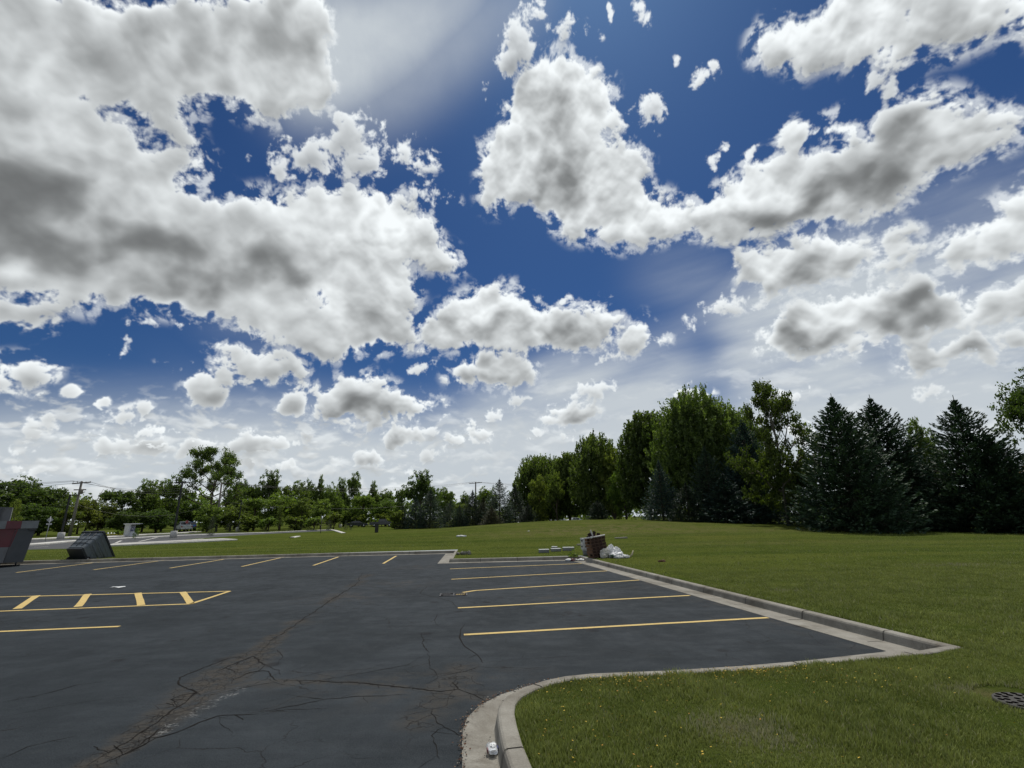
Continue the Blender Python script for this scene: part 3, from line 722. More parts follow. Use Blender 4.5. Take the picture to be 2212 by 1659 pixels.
for a, b in (((1002, 1371.5), (1659, 1334.5)), ((989, 1313.5), (1490, 1286.5)), ((975, 1251.5), (1318, 1233)), ((972, 1229), (1268, 1217))): line(a, b)
mb = MB(); ribbon(mb, jag([on(1000, 1280), on(1025, 1276), on(1080, 1272.5), on(1385, 1253)], .01, .4, rr), .10, .004, .05); mb.build('stall_line', MAT_PAINT, LOT)
for a, b in (((35, 1237), (215, 1214)), ((202, 1231), (360, 1209.5)), ((367, 1227.3), (490, 1207.3)), ((522, 1224), (613, 1203.5)), ((677, 1221.5), (731, 1203)), ((828, 1217.5), (856, 1201))): line(a, b)
line((-420, 1382.5), (258, 1353.5))
mb = MB()
def bar(pa, pb, w, z=.004): ribbon(mb, jag([on(*pa), on(*pb)], .007, .4, rr), w, z, .06)
bar((-400, 1300), (497, 1277.2), .10); bar((-400, 1336), (413, 1304.8), .10); bar((411, 1305.2), (496, 1277.5), .10, .0055)
for a, b in (((79, 1286.8), (37, 1315.5)), ((190, 1283.5), (168, 1311)), ((298, 1281), (305, 1307.5)), ((394, 1279), (412, 1304.5)), ((-75, 1291), (-150, 1322))): bar(a, b, .145, .0055)
mb.build('hatched_island_marking', MAT_PAINT, LOT)
# cracks
mb = MB()
CR = [(((606, 1471), (700, 1471.5), (790, 1475), (880, 1487), (950, 1493), (990, 1489), (1012, 1498), (1045, 1509), (1062, 1519)), .026),
      (((547, 1419), (575, 1392), (599, 1374), (640, 1348), (700, 1306), (770, 1262), (783, 1237)), .035),
      (((187, 1654), (271, 1605), (330, 1568), (383, 1525), (427, 1496), (390, 1478), (388, 1465), (413, 1453), (487, 1424), (542, 1415)), .026),
      (((222, 1649), (285, 1620), (338, 1595), (383, 1582), (437, 1560), (472, 1548), (560, 1542)), .024),
      (((383, 1525), (372, 1512), (392, 1502), (427, 1496)), .02), (((600, 1471), (575, 1452), (556, 1450), (540, 1452), (500, 1470)), .022),
      (((556, 1450), (572, 1436), (545, 1418), (500, 1437), (470, 1450)), .028), (((606, 1471), (560, 1478), (500, 1492), (450, 1503)), .016),
      (((542, 1416), (600, 1404), (612, 1420), (600, 1434)), .012), (((575, 1436), (606, 1448), (606, 1458)), .012),
      (((1005, 1347), (992, 1360), (990, 1377), (1002, 1396), (1028, 1413), (1042, 1432)), .028), (((911, 1368), (914, 1392), (926, 1411)), .02),
      (((945, 1326), (940, 1340), (947, 1352)), .018), (((905, 1238.5), (980, 1236), (1104, 1231.5)), .03), (((905, 1238.5), (780, 1240), (700, 1243)), .02),
      (((0, 1518), (90, 1500), (160, 1482), (226, 1472)), .014), (((574, 1537), (640, 1524), (710, 1510)), .018), (((710, 1530), (640, 1534), (560, 1541)), .008),
      (((990, 1489), (985, 1480), (976, 1474)), .024), (((0, 1550), (100, 1530), (200, 1515), (290, 1505)), .008), (((0, 1640), (60, 1615), (165, 1590)), .01),
      (((925, 1411), (930, 1440), (945, 1462), (920, 1478)), .012), (((945, 1462), (1010, 1450), (1045, 1440)), .012), (((1042, 1432), (1120, 1425), (1290, 1414)), .008),
      (((720, 1465), (800, 1450), (880, 1436), (900, 1425)), .012), (((606, 1471), (700, 1450), (820, 1443)), .008), (((620, 1500), (700, 1510), (800, 1503), (900, 1500)), .012),
      (((1612, 1310), (1640, 1318), (1680, 1332)), .016), (((1560, 1280), (1610, 1300), (1630, 1308)), .01), (((960, 1258), (920, 1268), (905, 1282), (940, 1290), (975, 1300), (1000, 1322)), .02),
      (((1000, 1300), (1040, 1298), (1070, 1306)), .018), (((1002, 1600), (985, 1580), (950, 1560), (930, 1540)), .014), (((1002, 1575), (960, 1572), (930, 1590), (950, 1640)), .01),
      (((1400, 1262), (1430, 1272), (1460, 1282)), .014), (((1150, 1240), (1175, 1250), (1190, 1258)), .02), (((270, 1630), (330, 1600), (330, 1590), (360, 1590), (383, 1582)), .014),
      (((300, 1612), (350, 1572), (372, 1575)), .018), (((320, 1562), (350, 1545), (300, 1552)), .01), (((470, 1545), (478, 1566), (500, 1590)), .006), (((700, 1306), (740, 1312), (775, 1306)), .014), (((770, 1262), (830, 1272), (870, 1262)), .016)]
for k, (pts, w) in enumerate(CR):
    P = [on(*p) for p in pts]; path = jag(P, .016, .06 if P[0].y < 9 else .16, rr)
    ribbon(mb, path, w * .62, .0025, .5, True, k)
    for _ in range(max(1, len(path) // 9)):
        i = rr.randrange(1, len(path) - 1); d = (path[i + 1] - path[i - 1]).normalized(); s = rr.choice((-1, 1)); a = rr.uniform(.5, 1.2) * s
        dd = Vector((d.x * math.cos(a) - d.y * math.sin(a), d.x * math.sin(a) + d.y * math.cos(a)))
        ribbon(mb, jag([path[i], path[i] + dd * rr.uniform(.08, .35)], .014, .05, rr), w * .3, .0025, .5, True, k + 50)
mb.build('surface_cracks', MAT_CRACK, LOT)

# ---- kerb and gutter ------------------------------------------------------------------------------
def sweep(path, prof, name, mat, closed_ends=True, zfun=None):
    lines = [offset_path(path, d) for d, z in prof]; mb = MB(); n = len(path); m = len(prof)
    vs = [(lines[j][i].x, lines[j][i].y, prof[j][1] + (zfun(*path[i][:2]) if zfun else 0)) for i in range(n) for j in range(m)]
    mb.add(vs, [(i * m + j, i * m + j + 1, (i + 1) * m + j + 1, (i + 1) * m + j) for i in range(n - 1) for j in range(m - 1)])
    return mb.build(name, mat)
kpath = KERB
PROF = [(-.44, -.03), (-.44, .007), (-.2, .005), (-.012, .003), (-.004, .006), (.004, .03), (.018, .105), (.030, .125), (.048, .134), (.150, .136), (.166, .128), (.172, .11), (.175, -.05)]
k = sweep(kpath, PROF, 'kerb', MAT_KERB); tag(k, kind='structure')
jm = MB()
def joint(d_along, w=.012):
    acc = 0
    for a, b in zip(kpath[:-1], kpath[1:]):
        a, b = Vector(a), Vector(b); l = (b - a).length
        if acc + l > d_along:
            t = (b - a).normalized(); nn = Vector((-t.y, t.x)); c = a + t * (d_along - acc)
            pr = [(-.43, .0095), (-.2, .0075), (-.02, .006), (-.008, .012), (0, .03), (.014, .105), (.027, .129), (.047, .1375), (.150, .1395), (.167, .131)]
            vs = []
            for o, z in pr:
                if o < -.05: o *= 1.0 if d_along < 66 else .62
                for s in (-1, 1): q = c + nn * (o - (.003 if .0 <= o < .04 else 0)) + t * (s * w / 2); vs.append((q.x, q.y, z))
            jm.add(vs, [(2 * i, 2 * i + 1, 2 * i + 3, 2 * i + 2) for i in range(len(pr) - 1)]); return
        acc += l
tot = sum((Vector(b) - Vector(a)).length for a, b in zip(kpath[:-1], kpath[1:]))
dd = 1.3
while dd < tot: joint(dd, rr.uniform(.008, .015)); dd += 3.05 if dd < 70 else 1.55
jm.build('kerb_joints', MAT_JOINT, k)
# dirt, leaf litter and broken edge along the near gutter
def litter():
    mb = MB(); r2 = random.Random(8); mats = [plain('leaf_brown', (.11, .045, .02), .8), plain('leaf_tan', (.22, .13, .06), .8), plain('grit_pale', (.25, .24, .21), .9), plain('grit_dark', (.03, .026, .02), .9)]
    path = subdivide([Vector(p) for p in offset_path(KERB, -.45)[10:24]], .012)
    def flake(c, s, z, mi, tilt=.6):
        q = Matrix.Rotation(r2.uniform(0, 6.3), 3, 'Z') @ Matrix.Rotation(r2.uniform(-tilt, tilt), 3, 'X')
        k_ = r2.choice((4, 5, 6)); vs = [q @ Vector((s * math.cos(a) * r2.uniform(.6, 1.2), s * .6 * math.sin(a) * r2.uniform(.6, 1.2), s * .25 * math.sin(a * 2))) + Vector((c[0], c[1], z)) for a in [2 * math.pi * j / k_ for j in range(k_)]]
        mb.add(vs, [tuple(range(k_))], mi)
    for p in path:
        if p.y < 2.5: continue
        for _ in range(r2.choice((1, 2, 2, 3))):
            w = r2.gauss(0, .022); flake((p.x + w, p.y + r2.gauss(0, .022)), r2.uniform(.004, .014), .011 + r2.uniform(0, .006), r2.choices((0, 1, 2, 3), (4, 2, 1.5, 5))[0])
    for _ in range(160):
        i = r2.randrange(len(path)); p = path[i]; o = r2.uniform(.02, .4)
        flake((p.x + o * .9, p.y + r2.uniform(-.1, .1) - o * .35 * (p.y > 5.2)), r2.uniform(.004, .013), .016, r2.choices((0, 1, 2, 3), (5, 1, 2, 4))[0])
    return tag(mb.build('leaf_litter', mats), 'band of brown dead leaves and grit along the edge of the near gutter', 'leaf litter', kind='stuff')
litter()

# ---- far car park on the left -----------------------------------------------------------------------
zf = .124
def sheet(name, pts, z, mat, label=None, parent=None):
    mb = MB(); P = [on(*p, z=.12) for p in pts]; mb.add([(p.x, p.y, z) for p in P], [tuple(range(len(P)))])
    o = mb.build(name, mat, parent)
    bm = bmesh.new(); bm.from_mesh(o.data); bmesh.ops.triangulate(bm, faces=bm.faces); bmesh.ops.recalc_face_normals(bm, faces=bm.faces)
    for f in bm.faces:
        if f.normal.z < 0: f.normal_flip()
    bm.to_mesh(o.data); bm.free(); return o
nf = NT('far_asphalt'); pp = nf.pos()
nf.bsdf(nf.mix(nf.noise(pp, .5, 6, .7), (.048, .050, .054), (.085, .086, .088)), .8, .25)
FARLOT = sheet('far_parking_lot', [(-260, 1203), (70, 1187), (140, 1185.5), (227, 1181), (384, 1173), (509, 1168), (644, 1160), (728, 1154), (741, 1150), (712, 1144.5), (582, 1149.5), (384, 1153.5), (215, 1161.5), (73, 1166.5), (-260, 1181)], zf, nf.mat)
tag(FARLOT, kind='structure')
def far_kerb(pts, w, h, name='far_kerb'):
    P = [tuple(on(*p, z=.12)[:2]) for p in pts]
    prof = [(-w / 2, .0), (-w / 2, h * .8), (-w / 2 + .04, h), (w / 2 - .02, h), (w / 2, h * .8), (w / 2, 0)]
    return tag(sweep(P, prof, name, MAT_NEWCON, zfun=lambda x, y: .12), kind='structure')
far_kerb([(-260, 1181.5), (73, 1166), (152, 1161.5), (215, 1162), (304, 1156), (384, 1152.5), (424, 1149.5)], 1.7, .12)
far_kerb([(-260, 1200), (70, 1178), (148, 1171), (217, 1167), (384, 1158.7), (475, 1155), (582, 1151.5)], 1.1, .13)
far_kerb([(582, 1151.3), (712, 1145), (724, 1147), (743, 1153.5)], .5, .13)
far_kerb([(234, 1180.5), (384, 1174), (509, 1167.8)], .5, .13)
far_kerb([(630, 1163.5), (644, 1160.5)], .45, .13)
gm = plain('island_gravel', (.42, .41, .38), .95, .1, .5, 40)
tag(sheet('gravel_island', [(234, 1179), (384, 1171.5), (509, 1165.8), (480, 1164.6), (400, 1168), (300, 1173), (245, 1175.8)], .2, gm), kind='structure')
for pa, pb in (((300, 1170), (345, 1160)), ((250, 1173), (262, 1168)), ((440, 1163), (395, 1168)), ((105, 1181), (74, 1182.5))):
    a, b = on(*pa, z=.12), on(*pb, z=.12); mb = MB(); ribbon(mb, [a, b], .2, zf + .006); mb.build('bay_line', MAT_NEWCON, FARLOT)
# ---- trees --------------------------------------------------------------------------------
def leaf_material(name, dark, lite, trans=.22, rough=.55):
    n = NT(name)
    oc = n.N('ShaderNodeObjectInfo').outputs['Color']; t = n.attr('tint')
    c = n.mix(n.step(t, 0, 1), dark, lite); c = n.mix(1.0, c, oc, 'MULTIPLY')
    p = n.N('ShaderNodeBsdfPrincipled'); n.put(p.inputs['Base Color'], c); p.inputs['Roughness'].default_value = rough; p.inputs['Specular IOR Level'].default_value = .25
    tr = n.N('ShaderNodeBsdfTranslucent'); n.put(tr.inputs[0], n.mix(1.0, c, (1.3, 1.5, .5), 'MULTIPLY'))
    mx = n.N('ShaderNodeMixShader'); mx.inputs[0].default_value = trans; n.L(p.outputs[0], mx.inputs[1]); n.L(tr.outputs[0], mx.inputs[2]); n.L(mx.outputs[0], n.out.inputs[0])
    return n.mat
MAT_LEAF = leaf_material('broad_leaves', (.072, .104, .030), (.235, .285, .095), .46)
MAT_NEEDLE = leaf_material('spruce_needles', (.030, .050, .032), (.115, .155, .098), .06, .6)
MAT_BARK = plain('bark', (.085, .070, .052), .95, .1, .4, 5, bump=.6)
MAT_PALEBARK = plain('pale_bark', (.17, .155, .125), .95, .1, .4, 5, bump=.6)

def quads(C, A, B, tint):
    """leaf-shaped quads from centres and two half axes"""
    n = len(C); V = np.empty((n, 4, 3), np.float32)
    V[:, 0] = C - A; V[:, 1] = C + B * .9 - A * .1; V[:, 2] = C + A; V[:, 3] = C - B * .9 - A * .1
    return V.reshape(-1, 3), np.arange(4 * n).reshape(n, 4), np.repeat(tint, 4)
def unit(v): return v / (np.linalg.norm(v, axis=-1, keepdims=True) + 1e-9)
def rnd_axes(g, n, size, flat=0.0):
    a = g.normal(size=(n, 3)); a[:, 2] *= 1 - flat; a = unit(a); b = g.normal(size=(n, 3)); b = unit(np.cross(a, b))
    s = size * g.uniform(.6, 1.3, (n, 1)); return a * s, b * s * .62

def tree_from(crown, trunk, name, leafmat, barkmat):
    root = empty(name)
    V, F, T = crown
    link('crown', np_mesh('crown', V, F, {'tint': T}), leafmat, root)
    trunk.build('trunk', barkmat, root)
    return root

def gen_round(seed, lobes=26, clumps=700, per=24, zc=.52, rz=.50, leaf=.016, low=.03, spread=.9, rough=.12, opening=.0):
    g = np.random.default_rng(seed)
    # lobe centres inside an egg-shaped crown, unit height, unit width
    L_ = []
    while len(L_) < lobes:
        p = g.uniform(-1, 1, 3)
        r = np.linalg.norm(p)
        if .35 < r < 1: L_.append(p * (1 - rough * g.uniform(0, 1)))
    L_ = np.array(L_); C0 = L_ * [.5 * spread * .86, .5 * spread * .86, rz * .80] + [0, 0, zc]
    C0[:, 2] = np.maximum(C0[:, 2], low + .06)
    Rl = g.uniform(.085, .19, lobes)
    which = g.integers(0, lobes, clumps); d = unit(g.normal(size=(clumps, 3))); d[:, 2] = d[:, 2] * .8 + .12
    cc = C0[which] + d * (Rl[which] * g.uniform(.55, 1.06, clumps))[:, None]
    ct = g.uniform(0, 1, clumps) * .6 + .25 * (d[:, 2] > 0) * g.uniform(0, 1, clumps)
    if opening: keep = g.uniform(0, 1, clumps) > opening; cc = cc[keep]; ct = ct[keep]
    k = np.repeat(np.arange(len(cc)), per); n = len(k)
    P = cc[k] + g.normal(size=(n, 3)) * [.019, .019, .013]
    P[:, 2] = np.maximum(P[:, 2], low * g.uniform(.5, 1.4, n))
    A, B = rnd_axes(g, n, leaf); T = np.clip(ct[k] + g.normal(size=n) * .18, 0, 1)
    tb = MB(); top = zc + rz * .45
    tb.tube([(0, 0, -.02), (g.normal() * .01, g.normal() * .01, .3), (g.normal() * .02, g.normal() * .02, top)], [.026, .018, .005], 7)
    for j in range(min(14, lobes)):
        q = C0[j]; z0 = max(low * .8, q[2] - .28 * g.uniform(.6, 1.2)); m = (q[0] * .45, q[1] * .45, z0 + (q[2] - z0) * .4)
        tb.tube([(0, 0, z0), m, tuple(q)], [.011, .007, .003], 5, cap=False)
    return quads(P, A, B, T), tb

def gen_upright(seed, shoots=2300, per=24, leaf=.0145, base=.07, shape=0, columns=9):
    """dense oval crown made of steep, leafy shoots"""
    g = np.random.default_rng(seed)
    def prof(t):
        t = np.clip(t, 0, 1)
        return np.where(t < .32, .62 + .38 * np.sin(t / .32 * np.pi / 2), np.sqrt(np.clip(1 - ((t - .32) / .70) ** (2.0 + shape), 0, 1)))
    ca = g.uniform(0, 6.283, columns); cr = g.uniform(.08, .24, columns) ; ch = g.uniform(.80, 1.0, columns); ch[0] = 1.0; cr[0] = .02
    cw = g.uniform(.26, .36, columns)
    j = g.integers(0, columns, shoots); t = g.uniform(0, 1, shoots) ** .85; a = g.uniform(0, 6.283, shoots)
    rad = cw[j] * prof(t) * np.sqrt(g.uniform(.35, 1.05, shoots))
    z = base + (ch[j] - base - .04) * t
    X = cr[j] * np.cos(ca[j]) * (.55 + .6 * np.minimum(t * 2, 1)) * np.where(t > .7, 1 - (t - .7) * .6, 1) + rad * np.cos(a)
    Y = cr[j] * np.sin(ca[j]) * (.55 + .6 * np.minimum(t * 2, 1)) * np.where(t > .7, 1 - (t - .7) * .6, 1) + rad * np.sin(a)
    S = np.stack([X, Y, z], 1)
    out = unit(np.stack([X, Y, np.zeros_like(X)], 1)) * g.uniform(.15, .9, (shoots, 1)) * (1.1 - .75 * t[:, None]); D = unit(out + [0, 0, 1] + g.normal(size=(shoots, 3)) * .14)
    Ls = g.uniform(.03, .085, shoots) * (1 + .5 * (t > .75))
    k = np.repeat(np.arange(shoots), per); n = len(k); u = g.uniform(0, 1, n)
    P = S[k] + D[k] * (Ls[k] * u)[:, None] + g.normal(size=(n, 3)) * (.0125 * (1.15 - u * .75))[:, None] * [1, 1, .8]
    A, B = rnd_axes(g, n, leaf); A = A * .85 + D[k] * leaf * .25
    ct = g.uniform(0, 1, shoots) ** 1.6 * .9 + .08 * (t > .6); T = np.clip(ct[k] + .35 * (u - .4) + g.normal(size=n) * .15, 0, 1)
    tb = MB(); tb.tube([(0, 0, -.02), (0, 0, .15), (0.01, 0, .8)], [.022, .018, .004], 7)
    for q in range(columns):
        x, y = cr[q] * math.cos(ca[q]), cr[q] * math.sin(ca[q])
        tb.tube([(0, 0, .04 + .04 * (q % 3)), (x * .5, y * .5, .2), (x, y, .45), (x * .95, y * .95, ch[q] * .9)], [.012, .010, .007, .003], 5, cap=False)
    return quads(P, A, B, T), tb

def gen_spruce(seed, whorls=46, twigs=30, power=.92, droop=.22, base=.015, narrow=1.0, lean=0.0, gaps=.0):
    g = np.random.default_rng(seed); Ps = []; As = []; Bs = []; Ts = []
    tb = MB(); tb.tube([(0, 0, -.02), (0, 0, .4), (lean, 0, .97), (lean, 0, 1.0)], [.020, .014, .003, .0015], 7)
    for w in range(whorls):
        t = (w / whorls) ** .93; z = base + (1 - base) * t * .985; z += g.normal() * .004
        L0 = .56 * (1 - t) ** power * (.32 + .68 * min(1, (1 - t) / .24)) * narrow + .005
        if t < .10: L0 *= .86 + 1.4 * t
        nb = int(5 + 11 * (1 - t) ** .7); a0 = g.uniform(0, 6.28)
        for b in range(nb):
            if g.uniform() < gaps: continue
            a = a0 + b * 6.283 / nb + g.normal() * .16; L = L0 * g.uniform(.70, 1.14)
            d = np.array([math.cos(a), math.sin(a), 0]); sd_ = np.array([-d[1], d[0], 0])
            up = .62 * (t ** 1.6) - droop * (1 - t)
            n = max(10, int(twigs * (L / .5) ** .9 * 1.6 + 8)); u = g.uniform(0.12, 1, n) ** .75
            zz = L * (up * u + .30 * (1 - t * .5) * u ** 3 * .8)
            w_ = L * .30 * np.sin(np.clip(1 - u, 0, 1) * 2.6 + .25) * .62
            s = g.uniform(-1, 1, n)
            c = np.outer(L * u, d) + np.outer(s * w_, sd_) + np.outer(zz, [0, 0, 1]) + g.normal(size=(n, 3)) * .0035 + [lean * t, 0, z] - np.outer(np.abs(s) * w_ * .28, [0, 0, 1])
            dirn = unit(d * .8 + np.outer(s * .9, sd_) + np.stack([np.zeros(n), np.zeros(n), .12 + .5 * t + g.normal(size=n) * .22], 1))
            sz = .0155 * g.uniform(.7, 1.35, n)[:, None] * (1 - .25 * t)
            nb_ = unit(np.cross(dirn, g.normal(size=(n, 3)) * .6 + [0, 0, 1]))
            Ps.append(c); As.append(dirn * sz); Bs.append(nb_ * sz * .42); Ts.append(np.clip(g.uniform(0, .45) + .45 * (u - .45) + g.normal(size=n) * .14, 0, 1))
            if b % 3 == 0: tb.tube([(lean * t, 0, z), tuple(np.array([lean * t, 0, z]) + d * L * .8 + np.array([0, 0, L * .75 * up]))], [.0035, .001], 4, cap=False)
    # leader and top spikes
    n = 60; u = g.uniform(0, 1, n); a = g.uniform(0, 6.28, n)
    d = np.stack([np.cos(a) * .25, np.sin(a) * .25, np.ones(n)], 1); d = unit(d)
    Ps.append(np.stack([lean + 0 * u, 0 * u, .95 + u * .06], 1)); As.append(d * .010); Bs.append(unit(np.cross(d, g.normal(size=(n, 3)))) * .003); Ts.append(u)
    for q in range(5):
        aa = q * 1.256 + g.uniform(-.3, .3); dd = unit(np.array([math.cos(aa) * .8, math.sin(aa) * .8, .75])); z0 = .955 - .008 * q; m = 26; uu = g.uniform(0, 1, m)
        c = np.outer(uu * .040, dd) + [lean, 0, z0]; Ps.append(c); dr = unit(dd + g.normal(size=(m, 3)) * .35); As.append(dr * .008); Bs.append(unit(np.cross(dr, g.normal(size=(m, 3)))) * .0028); Ts.append(uu)
    return quads(np.concatenate(Ps), np.concatenate(As), np.concatenate(Bs), np.concatenate(Ts)), tb

def gen_branching(seed, first=.28, limbs=9, depth=3, spread=.42, clump=26, leaf=.0135, rise=.75, crad=.026, top=.97, skew=0.0, fork=3, fill=1.0):
    """open tree: a real limb skeleton with leaf clumps on the outer twigs"""
    g = np.random.default_rng(seed); tb = MB(); ends = []
    def grow(p, d, L, r, k):
        q = p + d * L * .5 + g.normal(size=3) * L * .05; e_ = p + d * L + np.array([0, 0, L * .06])
        tb.tube([tuple(p), tuple(q), tuple(e_)], [r, r * .8, r * .62], 6 if k > 1 else 4, cap=False)
        if k <= 1: ends.append(q)
        if k == 0: ends.append(e_); return
        for _ in range(fork if k > 1 else fork + 1):
            nd = unit(d + g.normal(size=3) * .55 * [1, 1, .7] + [0, 0, .12]); grow(e_, nd, L * g.uniform(.5, .78), r * .6, k - 1)
    trunk = [np.array([0, 0, -.02]), np.array([g.normal() * .01, g.normal() * .01, first]), np.array([g.normal() * .02, g.normal() * .02, (first + top) / 2]), np.array([0, 0, top - .08])]
    tb.tube([tuple(p) for p in trunk], [.024, .019, .012, .004], 8)
    for i in range(limbs):
        t = i / max(1, limbs - 1); z = first + (top - .12 - first) * t; a = i * 2.4 + g.uniform(-.4, .4)
        x = np.interp(z, [p[2] for p in trunk], [p[0] for p in trunk]); y = np.interp(z, [p[2] for p in trunk], [p[1] for p in trunk])
        L = spread * (.52 - .30 * t) * g.uniform(.8, 1.15); d = unit(np.array([math.cos(a) + skew * .4, math.sin(a), rise * (.4 + 1.1 * t)]))
        grow(np.array([x, y, z]), d, L, .012 * (1.1 - t * .6), depth - 1)
    E = np.array(ends); E = E[g.uniform(0, 1, len(E)) < fill]
    k = np.repeat(np.arange(len(E)), clump); n = len(k)
    P = E[k] + g.normal(size=(n, 3)) * crad * [1, 1, .7]; A, B = rnd_axes(g, n, leaf)
    T = np.clip(g.uniform(0, .7, len(E))[k] + g.normal(size=n) * .2, 0, 1)
    return quads(P, A, B, T), tb

def gen_open(seed):
    (V, F, T), tb = gen_branching(seed, .22, 15, 3, .66, 34, .0135, 1.1, .023, .98, fill=.95)
    (V2, F2, T2), _ = gen_round(seed + 1, 26, 620, 24, .36, .30, leaf=.0145, low=.13, spread=1.12)
    return (np.concatenate([V, V2]), np.concatenate([F, F2 + len(V)]), np.concatenate([T, T2])), tb

TREE_PROTO = {}
def proto(key):
    if key in TREE_PROTO: return TREE_PROTO[key]
    f = {'round1': lambda: (gen_round(1), 'broadleaf_tree'), 'round2': lambda: (gen_round(2, 24, 700, 24, .50, .50, rough=.3, low=.02), 'broadleaf_tree'),
         'round3': lambda: (gen_round(3, 40, 800, 24, .50, .50, rough=.05, low=.02), 'broadleaf_tree'), 'round4': lambda: (gen_round(4, 20, 560, 24, .54, .46, low=.05, rough=.35, opening=.15), 'broadleaf_tree'),
         'round5': lambda: (gen_round(5, 46, 800, 24, .48, .50, rough=.2, low=.01), 'broadleaf_tree'),
         'bush1': lambda: (gen_round(21, 18, 300, 20, .52, .46, leaf=.03, low=.03, rough=.1), 'shrub'), 'bush2': lambda: (gen_round(22, 12, 240, 20, .5, .5, leaf=.034, low=.02, rough=.2), 'shrub'),
         'up1': lambda: (gen_upright(6), 'upright_maple'), 'up2': lambda: (gen_upright(7, 2400, 24, shape=.8, columns=12), 'upright_maple'), 'up3': lambda: (gen_upright(8, 2100, 24, shape=-.3, columns=7, base=.10), 'upright_maple'),
         'big': lambda: (gen_upright(9, 3600, 25, leaf=.0118, base=.12, shape=.6, columns=14), 'upright_maple'),
         'spr1': lambda: (gen_spruce(10), 'spruce_tree'), 'spr2': lambda: (gen_spruce(11, 40, 34, 1.05, .26), 'spruce_tree'), 'spr3': lambda: (gen_spruce(12, 36, 28, .78, .15, gaps=.12), 'spruce_tree'),
         'sprL1': lambda: (gen_spruce(13, 54, 62, .80, .24, lean=.0), 'spruce_tree'), 'sprL2': lambda: (gen_spruce(14, 50, 62, .80, .20, lean=.01, gaps=.05), 'spruce_tree'), 'sprL3': lambda: (gen_spruce(15, 50, 60, .84, .24, gaps=.10, lean=-.01), 'spruce_tree'),
         'oak': lambda: (gen_branching(16, .26, 15, 3, .82, 60, .0135, .62, .030, .98, fill=.95), 'spreading_tree'),
         'open': lambda: (gen_open(17), 'open_crowned_tree'),
         'edge': lambda: (gen_round(18, 44, 1300, 26, .70, .31, leaf=.0115, low=.40, rough=.25), 'broadleaf_tree'),
         'young': lambda: (gen_branching(19, .30, 7, 2, .55, 5, .012, 1.3, .02, .98, fork=2, fill=.8), 'young_tree'),
         'sap': lambda: (gen_branching(20, .18, 10, 2, .6, 26, .022, 1.0, .045, .98, fork=3), 'young_tree'),
         'cone': lambda: (gen_spruce(23, 18, 16, .45, .0, narrow=.95), 'arborvitae_shrub'),
         }[key]()
    (crown, tb), name = f
    mats = (MAT_NEEDLE if key.startswith('spr') or key == 'cone' else MAT_LEAF, MAT_PALEBARK if key in ('open', 'young') else MAT_BARK)
    r = tree_from(crown, tb, name, *mats); TREE_PROTO[key] = [r, True]; return TREE_PROTO[key]
trnd = random.Random(77)
def tree(key, px, ytop, Y, wpx, label, cat='tree', group=None, col=(1, 1, 1), name=None, zbase=None):
    """stand a tree so that its top shows at (px, ytop) when it is Y metres away"""
    P = at(px, ytop, Y); d = ray(px, ytop); depth = Y / d.y * (d.y * math.cos(PITCH) + d.z * math.sin(PITCH))
    z0 = height(P.x, Y) if zbase is None else zbase
    W = wpx / FPX * depth; H = P.z - z0
    if key[:4] in ('roun', 'bush'): H *= 1.07; W *= 1.12
    if key[:4] == 'sprL': W *= 1.12
    if key[:2] == 'up': W *= 1.34
    if key == 'big': W *= 1.12
    pr = proto(key)
    if pr[1]: r = pr[0]; pr[1] = False
    else: r = copy_tree(pr[0])
    if name: r.name = name
    r.location = (P.x, Y, z0 - .02); r.rotation_euler = (0, 0, trnd.uniform(0, 6.28)); r.scale = (W, W, H)
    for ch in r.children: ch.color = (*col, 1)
    return tag(r, label, cat, group)

